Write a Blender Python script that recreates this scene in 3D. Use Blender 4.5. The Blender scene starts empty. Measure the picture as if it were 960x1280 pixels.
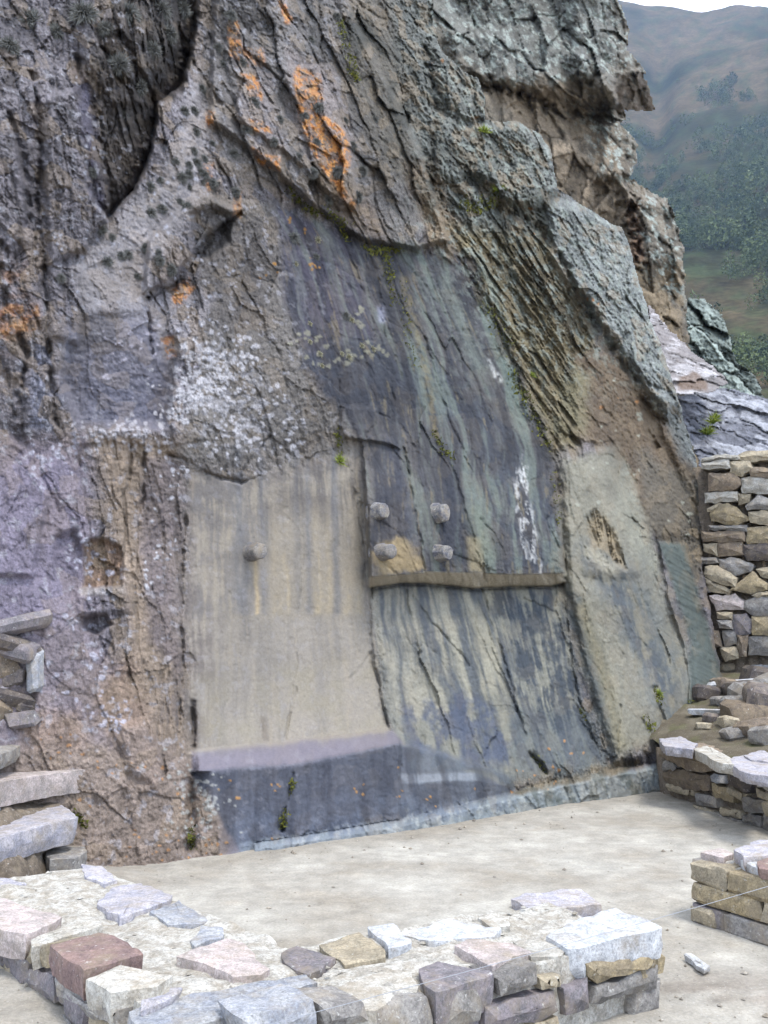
import bpy, bmesh, math, random
import numpy as np
from mathutils import Vector
R = math.radians
rnd = random.Random(7)
SC = bpy.context.scene

# ------------------------------------------------------------------ camera, sky, sun, exposure
F = 1155.0; PITCH = R(7.9); EYE = 1.65          # focal length in photo pixels (960 x 1280), pitch up, eye height
cam_d = bpy.data.cameras.new('camera'); cam = bpy.data.objects.new('camera', cam_d)
SC.collection.objects.link(cam); SC.camera = cam
cam_d.sensor_fit = 'VERTICAL'; cam_d.sensor_height = 36.0; cam_d.lens = 36.0 * F / 1280.0
cam_d.clip_start = 0.05; cam_d.clip_end = 9000
cam.location = (0, 0, EYE); cam.rotation_euler = (R(90) + PITCH, 0, 0)
SC.render.resolution_x = 768; SC.render.resolution_y = 1024

world = bpy.data.worlds.new('World'); SC.world = world; world.use_nodes = True
SUN_EL, SUN_AZ = R(64), R(140)                   # azimuth clockwise from +Y: behind the camera, to the right
wn = world.node_tree.nodes; wl = world.node_tree.links
bg = wn['Background']; sky = wn.new('ShaderNodeTexSky'); sky.sky_type = 'NISHITA'; sky.sun_disc = False
sky.sun_elevation = SUN_EL; sky.sun_rotation = SUN_AZ
sky.altitude = 2800; sky.air_density = 1.0; sky.dust_density = 6.0; sky.ozone_density = 1.0
veil = wn.new('ShaderNodeMix'); veil.data_type = 'RGBA'; veil.inputs[0].default_value = 0.70; veil.inputs[7].default_value = (8.8, 9.3, 10.2, 1)   # thin even cloud
wl.new(sky.outputs[0], veil.inputs[6]); wl.new(veil.outputs[2], bg.inputs[0]); bg.inputs[1].default_value = 0.15
sun_d = bpy.data.lights.new('sun', 'SUN'); sun = bpy.data.objects.new('sun', sun_d); SC.collection.objects.link(sun)
sun_d.energy = 1.5; sun_d.angle = R(12); sun_d.color = (1.0, 0.96, 0.9)
sdir = Vector((math.sin(SUN_AZ) * math.cos(SUN_EL), math.cos(SUN_AZ) * math.cos(SUN_EL), math.sin(SUN_EL)))
sun.rotation_euler = sdir.to_track_quat('Z', 'Y').to_euler(); sun.location = (0, 0, 30)
SC.view_settings.view_transform = 'Standard'; SC.view_settings.look = 'None'
SC.view_settings.gamma = 1.0; SC.view_settings.exposure = 1.35
SC.view_settings.use_curve_mapping = False

# ------------------------------------------------------------------ numeric helpers
f32 = np.float32
cP, sP = math.cos(PITCH), math.sin(PITCH)
CAM = np.array([0, 0, EYE])
def rays(px, py):
    x = (np.asarray(px, dtype=np.float64) - 480) / F; z = -(np.asarray(py, dtype=np.float64) - 640) / F
    return np.stack([x, cP - z * sP, sP + z * cP], -1)
def at_z(px, py, z=0.0):
    r = rays(px, py); return CAM + r * ((z - EYE) / r[..., 2])[..., None]
def at_y(px, py, y):
    r = rays(px, py); return CAM + r * (y / r[..., 1])[..., None]
def lin(c):
    c = np.asarray(c, dtype=np.float64) / 255.0
    return np.where(c <= 0.04045, c / 12.92, ((c + 0.055) / 1.055) ** 2.4)
ALB = 0.80
def C(*c): return (lin(c) * ALB).astype(f32)
def hash2(xi, yi, seed):
    h = (xi.astype(np.int64) * 374761393 + yi.astype(np.int64) * 668265263 + seed * 974634533) & 0xffffffff
    h = ((h ^ (h >> 13)) * 1274126177) & 0xffffffff
    return (h ^ (h >> 16)) & 0xffff
_ang = np.random.RandomState(3).rand(65536) * 2 * np.pi
GX, GY = np.cos(_ang).astype(f32), np.sin(_ang).astype(f32)
RT = [np.random.RandomState(11 + k).rand(65536).astype(f32) for k in range(5)]
def perlin(x, y, seed=0):
    x = np.asarray(x, dtype=f32); y = np.asarray(y, dtype=f32)
    x0 = np.floor(x); y0 = np.floor(y); fx = x - x0; fy = y - y0
    xi = x0.astype(np.int32); yi = y0.astype(np.int32)
    def g(i, j):
        h = hash2(xi + i, yi + j, seed); return GX[h] * (fx - i) + GY[h] * (fy - j)
    u = fx * fx * fx * (fx * (fx * 6 - 15) + 10); v = fy * fy * fy * (fy * (fy * 6 - 15) + 10)
    a = g(0, 0); a = a + u * (g(1, 0) - a); b = g(0, 1); b = b + u * (g(1, 1) - b)
    return (a + v * (b - a)) * 1.5
def fbm(x, y, o=4, seed=0, gain=0.5):
    s = 0; a = 1.0; n = 0
    for k in range(o):
        s = s + a * perlin(x, y, seed + k * 17); n += a; a *= gain; x = x * 2.03 + 3.1; y = y * 2.03 + 1.7
    return s / n
def ridged(x, y, o=3, seed=0):
    s = 0; a = 1.0; n = 0
    for k in range(o):
        s = s + a * (1 - 2 * np.abs(perlin(x, y, seed + k * 13))); n += a; a *= 0.5; x = x * 2.1; y = y * 2.1
    return s / n
def facet(x, y, seed=0, tilt=0.9):
    """angular fractured relief: a jittered cell pattern, each cell a tilted plane. -> height, distance to the joint, cell random"""
    x = np.asarray(x, dtype=f32); y = np.asarray(y, dtype=f32)
    xi = np.floor(x).astype(np.int32); yi = np.floor(y).astype(np.int32)
    f1 = np.full(x.shape, 9., f32); f2 = f1.copy(); hh = np.zeros(x.shape, f32); rr = np.zeros(x.shape, f32)
    for i in (-1, 0, 1):
        for j in (-1, 0, 1):
            h = hash2(xi + i, yi + j, seed)
            dx = x - (xi + i + RT[0][h]); dy = y - (yi + j + RT[1][h]); d = dx * dx + dy * dy
            z = (RT[2][h] - 0.5) * 0.7 + tilt * ((RT[3][h] - 0.5) * 2 * dx + (RT[4][h] - 0.5) * 2 * dy)
            n = d < f1
            f2 = np.where(n, f1, np.minimum(f2, d)); hh = np.where(n, z, hh); rr = np.where(n, RT[2][h], rr); f1 = np.where(n, d, f1)
    return hh, np.sqrt(f2) - np.sqrt(f1), rr
def sst(a, b, x):
    t = np.clip((x - a) / (b - a), 0, 1); return t * t * (3 - 2 * t)
def poly_sd(x, y, P):
    """signed distance to a polygon, positive inside"""
    d = np.full(x.shape, 1e9, f32); ins = np.zeros(x.shape, bool); n = len(P)
    for k in range(n):
        ax, ay = P[k]; bx, by = P[(k + 1) % n]; ex, ey = bx - ax, by - ay; L = ex * ex + ey * ey + 1e-9
        t = np.clip(((x - ax) * ex + (y - ay) * ey) / L, 0, 1)
        d = np.minimum(d, (x - ax - t * ex) ** 2 + (y - ay - t * ey) ** 2)
        if ay != by: ins ^= ((ay > y) != (by > y)) & (x < ex * (y - ay) / (by - ay) + ax)
    d = np.sqrt(d); return np.where(ins, d, -d)
def line_d(x, y, P):
    d = np.full(x.shape, 1e9, f32)
    for (ax, ay), (bx, by) in zip(P[:-1], P[1:]):
        ex, ey = bx - ax, by - ay; L = ex * ex + ey * ey + 1e-9
        t = np.clip(((x - ax) * ex + (y - ay) * ey) / L, 0, 1)
        d = np.minimum(d, (x - ax - t * ex) ** 2 + (y - ay - t * ey) ** 2)
    return np.sqrt(d)
def tps(pts, x, y):
    P = np.array([(a / 300., b / 300.) for a, b, _ in pts]); hv = np.array([c for *_, c in pts]); n = len(P)
    def K(r2): return 0.5 * r2 * np.log(r2 + 1e-9)
    A = np.zeros((n + 3, n + 3)); A[:n, :n] = K(((P[:, None] - P[None]) ** 2).sum(-1)) + np.eye(n) * 0.02
    A[:n, n] = 1; A[:n, n + 1:] = P; A[n, :n] = 1; A[n + 1:, :n] = P.T
    w = np.linalg.solve(A, np.concatenate([hv, [0, 0, 0]]))
    out = w[n] + w[n + 1] * x / 300. + w[n + 2] * y / 300.
    for k in range(n): out = out + w[k] * K((x / 300. - P[k, 0]) ** 2 + (y / 300. - P[k, 1]) ** 2)
    return out.astype(f32)

# ------------------------------------------------------------------ materials
def new_mat(name):
    m = bpy.data.materials.new(name); m.use_nodes = True; nt = m.node_tree
    return m, nt, nt.nodes['Principled BSDF']
def nd(nt, t, **kw):
    n = nt.nodes.new(t)
    for k, v in kw.items():
        if k in n.inputs: n.inputs[k].default_value = v
        else: setattr(n, k, v)
    return n
def mixc(nt, a, b, fac, blend='MIX'):
    m = nt.nodes.new('ShaderNodeMix'); m.data_type = 'RGBA'; m.blend_type = blend
    for s, v in ((m.inputs[6], a), (m.inputs[7], b), (m.inputs[0], fac)):
        if hasattr(v, 'is_linked') or hasattr(v, 'links'): nt.links.new(v, s)
        elif isinstance(v, (int, float)): s.default_value = v
        else: s.default_value = (*v[:3], 1)
    return m.outputs[2]
def noise_n(nt, scale, detail=5, rough=0.6, vec=None, dist=0.0):
    n = nd(nt, 'ShaderNodeTexNoise'); n.inputs['Scale'].default_value = scale; n.inputs['Detail'].default_value = detail
    n.inputs['Roughness'].default_value = rough; n.inputs['Distortion'].default_value = dist
    if vec is not None: nt.links.new(vec, n.inputs['Vector'])
    return n.outputs['Fac']
def ramp(nt, fac, stops):
    r = nt.nodes.new('ShaderNodeValToRGB'); e = r.color_ramp.elements
    while len(e) < len(stops): e.new(0.5)
    for el, (p, c) in zip(e, stops):
        el.position = p; el.color = (c, c, c, 1) if isinstance(c, (int, float)) else (*c[:3], 1)
    nt.links.new(fac, r.inputs[0]); return r.outputs[0]
def pos_vec(nt, obj=False):
    return nt.nodes.new('ShaderNodeTexCoord').outputs['Object'] if obj else nt.nodes.new('ShaderNodeNewGeometry').outputs['Position']

def rock_material(name, fine=1.0, bump=0.85):
    m, nt, b = new_mat(name); v = pos_vec(nt)
    at = nd(nt, 'ShaderNodeAttribute', attribute_name='col')
    n1 = noise_n(nt, 45, 6, 0.7, v); n2 = noise_n(nt, 160, 3, 0.6, v)
    k1 = ramp(nt, n1, [(0.32, 0.42), (0.5, 1.0), (0.68, 1.5)]); k2 = ramp(nt, n2, [(0.35, 0.62), (0.65, 1.32)])
    gf = nd(nt, 'ShaderNodeMath', operation='MULTIPLY'); gf.inputs[1].default_value = 0.75 * fine; nt.links.new(at.outputs['Alpha'], gf.inputs[0])
    c = mixc(nt, at.outputs['Color'], k1, gf.outputs[0], 'MULTIPLY'); c = mixc(nt, c, k2, gf.outputs[0], 'MULTIPLY')
    nt.links.new(c, b.inputs['Base Color']); b.inputs['Roughness'].default_value = 0.82
    b.inputs['Specular IOR Level'].default_value = 0.25
    n3 = noise_n(nt, 70, 8, 0.72, v)
    bp = nd(nt, 'ShaderNodeBump', Strength=bump, Distance=0.02); nt.links.new(n3, bp.inputs['Height']); bs = nd(nt, 'ShaderNodeMath', operation='MULTIPLY'); bs.inputs[1].default_value = bump; nt.links.new(at.outputs['Alpha'], bs.inputs[0]); nt.links.new(bs.outputs[0], bp.inputs['Strength']); nt.links.new(bp.outputs[0], b.inputs['Normal'])
    return m
M_ROCK = rock_material('weathered_rock')
M_BACK = rock_material('cliff_rock', 0.9, 0.8)

def stone_material(name, c, var=0.35, tint=None, bump=0.5, scale=9):
    """masonry stone: mottled, grainy, with per-object shift of tone"""
    m, nt, b = new_mat(name); v = pos_vec(nt)
    oi = nt.nodes.new('ShaderNodeObjectInfo')
    base = np.asarray(c); t2 = np.asarray(tint) if tint is not None else base * 0.7
    n1 = noise_n(nt, scale, 7, 0.7, v, 0.6); n2 = noise_n(nt, 85, 5, 0.75, v); n4 = noise_n(nt, scale * 2.6, 6, 0.7, v, 0.3)
    c1 = mixc(nt, base, t2, ramp(nt, n1, [(0.42, 0.0), (0.58, 1.0)]))
    c1 = mixc(nt, c1, ramp(nt, n4, [(0.3, 0.62), (0.5, 1.0), (0.7, 1.25)]), 0.85, 'MULTIPLY')
    c1 = mixc(nt, c1, ramp(nt, n2, [(0.35, 0.6), (0.65, 1.3)]), 0.85, 'MULTIPLY')
    c1 = mixc(nt, c1, (*np.asarray(C(150, 136, 114)),), ramp(nt, noise_n(nt, scale * .6, 6, 0.75, v), [(0.48, 0.0), (0.66, 0.6)]))
    c1 = mixc(nt, c1, (.05, .046, .042), ramp(nt, noise_n(nt, 120, 3, 0.6, v), [(0.62, 0.0), (0.70, 0.55)])); c1 = mixc(nt, c1, (*np.asarray(C(214, 212, 204)),), ramp(nt, noise_n(nt, 34, 4, 0.7, v), [(0.62, 0.0), (0.68, 0.5)]))
    rv = ramp(nt, oi.outputs['Random'], [(0.0, 1 - var), (1.0, 1 + var * 0.6)])
    c1 = mixc(nt, c1, rv, 1.0, 'MULTIPLY')
    nt.links.new(c1, b.inputs['Base Color']); b.inputs['Roughness'].default_value = 0.85; b.inputs['Specular IOR Level'].default_value = 0.2
    bp = nd(nt, 'ShaderNodeBump', Strength=bump, Distance=0.012); n3 = noise_n(nt, 55, 8, 0.75, v)
    nt.links.new(n3, bp.inputs['Height']); nt.links.new(bp.outputs[0], b.inputs['Normal'])
    return m

# ------------------------------------------------------------------ object helpers
COL = SC.collection
def link(name, me, mat=None, parent=None, **props):
    o = bpy.data.objects.new(name, me); COL.objects.link(o)
    if mat is not None and me is not None and not me.materials: me.materials.append(mat)
    if parent is not None: o.parent = parent
    if 'category' in props: props.setdefault('kind', 'thing')
    for k, v in props.items(): o[k] = v
    return o
def empty(name, loc=(0, 0, 0), **props):
    props.setdefault('kind', 'thing')
    o = bpy.data.objects.new(name, None); COL.objects.link(o); o.location = loc; o.empty_display_size = 0.1
    for k, v in props.items(): o[k] = v
    return o
def np_mesh(name, co, quads, col=None, smooth=True, tris=None, alpha=None):
    me = bpy.data.meshes.new(name); me.vertices.add(len(co)); me.vertices.foreach_set('co', np.ascontiguousarray(co, dtype=f32).ravel())
    polys = [quads] if quads is not None and len(quads) else []
    nq = len(quads) if polys else 0; ntr = len(tris) if tris is not None else 0
    lv = np.concatenate(([np.asarray(quads).ravel()] if nq else []) + ([np.asarray(tris).ravel()] if ntr else []))
    me.loops.add(len(lv)); me.loops.foreach_set('vertex_index', lv.astype(np.int32))
    me.polygons.add(nq + ntr)
    st = np.concatenate([np.arange(nq) * 4, nq * 4 + np.arange(ntr) * 3]).astype(np.int32)
    me.polygons.foreach_set('loop_start', st)
    me.polygons.foreach_set('use_smooth', np.full(nq + ntr, smooth))
    me.update(calc_edges=True)
    if col is not None:
        a = me.attributes.new('col', 'FLOAT_COLOR', 'POINT')
        a.data.foreach_set('color', np.concatenate([col, np.ones((len(col), 1)) if alpha is None else np.asarray(alpha).reshape(-1, 1)], 1).astype(f32).ravel())
    return me

# ------------------------------------------------------------------ a rock surface sampled on rays through its outline
class RockGrid:
    """A relief over an inclined plane. Points are found where sight lines meet plane + relief; the relief, its noise and its
    colours live in the plane's own metres (U, V), so the result is an ordinary solid-looking rock surface."""
    def __init__(s, outline, p0, n, step, warp=3.0, seed=0):
        P = np.array(outline, float); s.outline = outline
        x0, y0 = P.min(0); x1, y1 = P.max(0)
        xs = np.arange(x0, x1 + step, step); ys = np.arange(y0, y1 + step, step)
        s.x0, s.y0, s.step = x0, y0, step
        s.PX, s.PY = [a.astype(f32) for a in np.meshgrid(xs, ys)]
        s.p0 = np.asarray(p0, float); s.n = np.asarray(n, float) / np.linalg.norm(n)
        up = np.array([0, 0, 1.]) - s.n * s.n[2]
        if np.linalg.norm(up) < 1e-3: up = np.array([0, 1., 0])
        s.v = up / np.linalg.norm(up); s.u = np.cross(s.v, s.n)
        s.ray = rays(s.PX, s.PY)
        X = s.pos(np.zeros_like(s.PX)); s.U = ((X - s.p0) @ s.u).astype(f32); s.V = ((X - s.p0) @ s.v).astype(f32)
        s.WX = s.PX + warp * fbm(s.U * 4, s.V * 4, 4, 91 + seed); s.WY = s.PY + warp * fbm(s.U * 4, s.V * 4, 4, 57 + seed)
        s.CX = s.WX + 2.6 * warp * fbm(s.U * 1.6, s.V * 1.6, 3, 191 + seed) + 1.2 * warp * fbm(s.U * 13, s.V * 13, 3, 193 + seed); s.CY = s.WY + 3 * warp * fbm(s.U * 1.6, s.V * 1.6, 3, 157 + seed) + 1.5 * warp * fbm(s.U * 13, s.V * 13, 3, 158 + seed)
        s.KX = s.PX + 1.3 * warp * fbm(s.U * 6, s.V * 6, 5, 291 + seed, .62); s.KY = s.PY + 1.3 * warp * fbm(s.U * 6, s.V * 6, 5, 257 + seed, .62)
        s.KB = fbm(s.U * 4.5, s.V * 4.5, 3, 277 + seed)
        s.grain = np.ones(s.PX.shape, f32); s.col = np.zeros(s.PX.shape + (3,), f32); s.H = np.zeros_like(s.PX)
    def pos(s, H):
        t = ((s.p0 - CAM) @ s.n + H) / (s.ray @ s.n); return CAM + s.ray * t[..., None]
    def sl(s, pts, pad):
        P = np.array(pts, float); a = P.min(0) - pad; b = P.max(0) + pad; R_, C_ = s.PX.shape
        i0 = int(np.clip((a[1] - s.y0) / s.step, 0, R_)); i1 = int(np.clip((b[1] - s.y0) / s.step + 2, 0, R_))
        j0 = int(np.clip((a[0] - s.x0) / s.step, 0, C_)); j1 = int(np.clip((b[0] - s.x0) / s.step + 2, 0, C_))
        return slice(i0, i1), slice(j0, j1)
    def pm(s, poly, f=5.0, warp=1):
        k = s.sl(poly, f + (6 if warp == 1 else 24))
        X, Y = (s.WX, s.WY) if warp == 1 else (s.CX, s.CY)
        return k, sst(-f, f, poly_sd(X[k], Y[k], poly))
    def paint(s, poly, c, a=1.0, f=8.0, mod=None):
        k, m = s.pm(poly, f, 1 if f <= 5 else 2); m = m * a
        if mod is not None: m = m * mod[k]
        s.col[k] += m[..., None] * (np.asarray(c, f32) - s.col[k])
    def mixv(s, arr, poly, v, f=12.0):
        k, m = s.pm(poly, f, 1 if f <= 5 else 2); arr[k] += m * (v - arr[k])
    def raise_(s, poly, h, f=2.5, mod=None):
        k, m = s.pm(poly, f)
        if mod is not None: m = m * mod[k]
        s.H[k] += m * h
    def streak(s, pts, w, c, a=1.0, mod=None, H=0.0):
        k = s.sl(pts, w * 2.5 + 4); m = np.exp(-(line_d(s.WX[k], s.WY[k], pts) / w) ** 2) * a
        if mod is not None: m = m * mod[k]
        if c is not None: s.col[k] += m[..., None] * (np.asarray(c, f32) - s.col[k])
        if H: s.H[k] += m * H
    def crack(s, pts, w, d, c=None, a=0.5):
        k = s.sl(pts, w * 3 + 14); D = line_d(s.KX[k], s.KY[k], pts); br = np.clip(.62 + 1.5 * s.KB[k], .05, 1.25); ww = w * .8 * (.35 + .75 * br)
        m = np.exp(-(D / ww) ** 2) * np.clip(br * 1.2, 0, 1); s.H[k] -= m * d * .75
        if c is not None: s.col[k] += (m * a)[..., None] * (np.asarray(c, f32) - s.col[k])
    def build(s, name, back=(2.0, 5), parts=None):
        """cut to the outline, push the rim back into the hill as a skirt and return the mesh"""
        ins = poly_sd(s.WX, s.WY, s.outline) > 0
        X = s.pos(s.H); Rn, Cn = ins.shape; s.X = X
        cell = ins[:-1, :-1] & ins[1:, :-1] & ins[:-1, 1:] & ins[1:, 1:]
        idx = np.arange(Rn * Cn).reshape(Rn, Cn)
        q = np.stack([idx[:-1, :-1], idx[1:, :-1], idx[1:, 1:], idx[:-1, 1:]], -1)[cell]
        used = np.zeros(Rn * Cn, bool); used[q.ravel()] = True
        remap = np.cumsum(used) - 1; co = X.reshape(-1, 3)[used]; col = np.concatenate([s.col, s.grain[..., None]], -1).reshape(-1, 4)[used]; q = remap[q]
        e = np.concatenate([q[:, [0, 1]], q[:, [1, 2]], q[:, [2, 3]], q[:, [3, 0]]]); n = len(co)
        key = e[:, 0].astype(np.int64) * n + e[:, 1]; rev = e[:, 1].astype(np.int64) * n + e[:, 0]
        bd = e[~np.isin(key, rev)]; bv = np.unique(bd); loc = np.full(n, -1); loc[bv] = np.arange(len(bv))
        cs, cl, qs = [co], [col], [q]; prev = bv.copy(); depth, rows = back
        bx_, by_ = s.PX.ravel()[used][bv], s.PY.ravel()[used][bv]; e_ = 6.0
        gxx = poly_sd(bx_ + e_, by_, s.outline) - poly_sd(bx_ - e_, by_, s.outline); gyy = poly_sd(bx_, by_ + e_, s.outline) - poly_sd(bx_, by_ - e_, s.outline); gl = np.hypot(gxx, gyy) + 1e-6
        away = co[bv] - CAM; away /= np.linalg.norm(away, axis=1, keepdims=True)
        sk = away + .35 * ((gxx / gl)[:, None] * s.u - (gyy / gl)[:, None] * s.v)          # the rim turns back into the hill and inwards
        for r in range(1, rows + 1):
            t = depth * (r / rows) ** 1.5; w = np.abs(fbm(co[bv] @ s.u * 1.5, co[bv] @ s.v * 1.5 + t, 3, 77)) * .12 * min(1, t * 3)
            p = co[bv] + sk * (t + w)[:, None]
            cur = sum(len(c) for c in cs) + np.arange(len(bv)); cs.append(p); cl.append(col[bv])
            a0, a1 = loc[bd[:, 0]], loc[bd[:, 1]]
            qs.append(np.stack([prev[a1], prev[a0], cur[a0], cur[a1]], -1)); prev = cur
        cl = np.concatenate(cl); cs = np.concatenate(cs); qa = np.concatenate(qs)
        if parts is None: return np_mesh(name, cs, qa, cl[:, :3], alpha=cl[:, 3])
        lab = np.zeros((Rn - 1, Cn - 1), np.int32)                       # carved elements become meshes of their own
        for k_, (_, pl) in enumerate(parts, 1): lab[poly_sd(s.WX[:-1, :-1], s.WY[:-1, :-1], pl) > 0] = k_
        fl = np.concatenate([lab[cell], np.zeros(len(qa) - int(cell.sum()), np.int32)]); out_ = []
        for k_, nm in enumerate([name] + [p_[0] for p_ in parts]):
            q_ = qa[fl == k_]; us = np.unique(q_); mp = np.zeros(len(cs), np.int64); mp[us] = np.arange(len(us))
            out_.append((nm, np_mesh(nm, cs[us], mp[q_], cl[us, :3], alpha=cl[us, 3])))
        return out_
    def at(s, px, py):
        i = int(round((py - s.y0) / s.step)); j = int(round((px - s.x0) / s.step))
        i = min(max(i, 0), s.PX.shape[0] - 1); j = min(max(j, 0), s.PX.shape[1] - 1); return s.X[i, j]
    def nrm(s, px, py, d=8):
        a = s.at(px + d, py) - s.at(px - d, py); b = s.at(px, py - d) - s.at(px, py + d); n = np.cross(a, b); n /= np.linalg.norm(n)
        return n if n @ s.n > 0 else -n

# ================================================================== THE CARVED ROCK
LEAN = R(8); NH = np.array([0.591, -0.807, 0.0]); EH = np.array([0.807, 0.591, 0.0])
N0 = NH * math.cos(LEAN) + np.array([0, 0, math.sin(LEAN)])
OUT = [(-170, -130), (515, -130), (530, -20), (540, 20), (552, 60), (575, 84), (600, 100), (607, 120), (606, 150), (650, 152), (676, 168), (690, 188),
       (697, 235), (720, 250), (742, 264), (776, 284), (787, 305), (800, 350), (812, 395), (830, 440), (848, 498), (858, 530), (872, 580),
       (880, 640), (878, 700), (885, 740), (893, 790), (902, 840), (905, 862), (890, 905), (850, 945), (832, 960), (834, 1060), (700, 1080), (480, 1120),
       (240, 1150), (-170, 1190)]
P0 = np.array([-1.46, 7.30, 0.0]) - NH * 0.55
G = RockGrid(OUT, P0, N0, 1.25, 3.5)
U, V, PX, PY = G.U, G.V, G.PX, G.PY

G.H[:] = tps([(-170, 640, .4), (-150, 1150, .5), (-150, -100, .4), (480, -120, -.25), (640, -120, -.6),
    (0, 1100, .45), (120, 1090, .5), (240, 1075, .55), (60, 950, .45), (180, 900, .4), (215, 800, .2), (100, 700, .4), (30, 600, .35), (200, 650, .12),
    (0, 450, .45), (120, 480, .45), (60, 200, .5), (0, 0, .4), (150, 60, .5), (210, 300, .32), (250, 150, .25), (200, 430, .35), (150, 545, .4),
    (300, 500, .12), (300, 620, 0), (300, 900, 0), (460, 900, 0), (460, 620, 0), (400, 480, 0), (400, 350, -.1), (330, 330, .06),
    (350, 150, .12), (430, 200, .08), (350, 0, .1), (460, 50, -.05), (550, 100, -.3), (620, 200, -.3), (520, 300, -.15),
    (560, 400, -.2), (640, 400, -.25), (600, 550, -.08), (680, 600, -.05), (560, 800, 0), (680, 800, .03), (600, 900, .1), (700, 900, .15),
    (640, 280, -.2), (700, 350, -.2), (760, 350, -.3), (820, 480, -.35), (790, 560, -.35), (860, 640, -.5), (750, 600, .0), (740, 750, .1),
    (770, 900, .3), (850, 850, .0), (850, 700, -.3), (880, 800, -.4), (830, 1000, .45), (560, 1000, .3), (350, 1000, .3)], PX, PY)

# flow coordinate Q: runs across the cleavage of the middle slabs, so streaks and joints follow the leaning beds
LY = np.array([-130, 200, 300, 450, 560, 720, 880, 980, 1190.])
LX = np.array([[-170] * 9, [235] * 9,
    [235, 330, 385, 425, 452, 463, 482, 495, 520], [270, 390, 440, 500, 520, 535, 572, 592, 640], [320, 450, 505, 560, 590, 603, 645, 680, 740],
    [400, 540, 590, 655, 688, 704, 726, 748, 800], [470, 620, 670, 745, 775, 815, 862, 880, 930], [700, 850, 900, 950, 960, 980, 990, 1000, 1010.]])
QV = np.array([-170, 235, 458, 528, 597, 696, 796, 970.])
Q = np.empty_like(PX)
for i in range(PX.shape[0]):
    Q[i] = np.interp(PX[i], [np.interp(PY[i, 0], LY, l) for l in LX], QV)
QM = Q * 0.0085                                  # to metres, roughly
# relief families ----------------------------------------------------
def rot(th): return U * math.cos(th) + V * math.sin(th), U * math.sin(th) - V * math.cos(th)   # across, along (down-right for th > 0)
wu, wv = fbm(U * 1.3, V * 1.3, 3, 201) * 0.16 + .012 * fbm(U * 20, V * 20, 2, 203), fbm(U * 1.3, V * 1.3, 3, 202) * 0.16 + .012 * fbm(U * 20, V * 20, 2, 204)
b5, a5 = rot(R(6)); b22, a22 = rot(R(24)); b45, a45 = rot(R(42))
fo1, foe, for_ = facet((b5 + wu * .5) / .10, (a5 + wv) / .75, 21)                  # near-vertical leaves
fo2, _, _ = facet((b5 + wu * .5) / .035, (a5 + wv) / .22, 22)
sl1, sle, slr = facet((b22 + wu) / .38, (a22 + wv) / 1.1, 23, 1.1)                  # slabs leaning right
sl2, sle2, _ = facet((b22 + wu) / .13, (a22 + wv) / .42, 24, 1.0)
rb1, rbe, rbr = facet((b45 + wu * .4) / .12, (a45 + wv) / .8, 25, 1.0)              # diagonal ribs
rb2, _, _ = facet((b45 + wu * .4) / .045, (a45 + wv) / .25, 26, 1.0)
bk1, bke, bkr = facet((U + wu) / .42, (V + wv) / .5, 27, 1.1)                       # blocks
bk2, bke2, bkr2 = facet((U + wu) / .16, (V + wv) / .17, 28, 1.0)
bk3, bke3, _ = facet((U + wu) / .06, (V + wv) / .065, 29, 1.0)
bk4, _, _ = facet((U + wu) / .026, (V + wv) / .03, 291, 1.0); fine = fbm(U * 14, V * 14, 4, 30, .6); finf = ridged(b5 / .05, a5 / .35, 3, 31); finr = ridged(b22 / .06, a22 / .4, 3, 33)
big = fbm(U * .7, V * .7, 3, 32); med = fbm(U * 3, V * 2, 5, 38, .62)
strk = fbm(QM / .16 + .5 * fbm(U * 1.5, V * 1.5, 3, 39), V * .55, 4, 34, .62) + .25 * fbm(U * 2.2, V * 1.1, 4, 40); strk2 = fbm(QM / .05 + .6 * fbm(U * 3, V * 3, 3, 41), V * 1.1, 4, 35, .6) * .8 + .35 * fbm(U * 5, V * 3, 4, 42); mott = fbm(U * 3.2, V * 3.2, 5, 36, .6); mot2 = fbm(U * 11, V * 11, 4, 37, .6)

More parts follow.
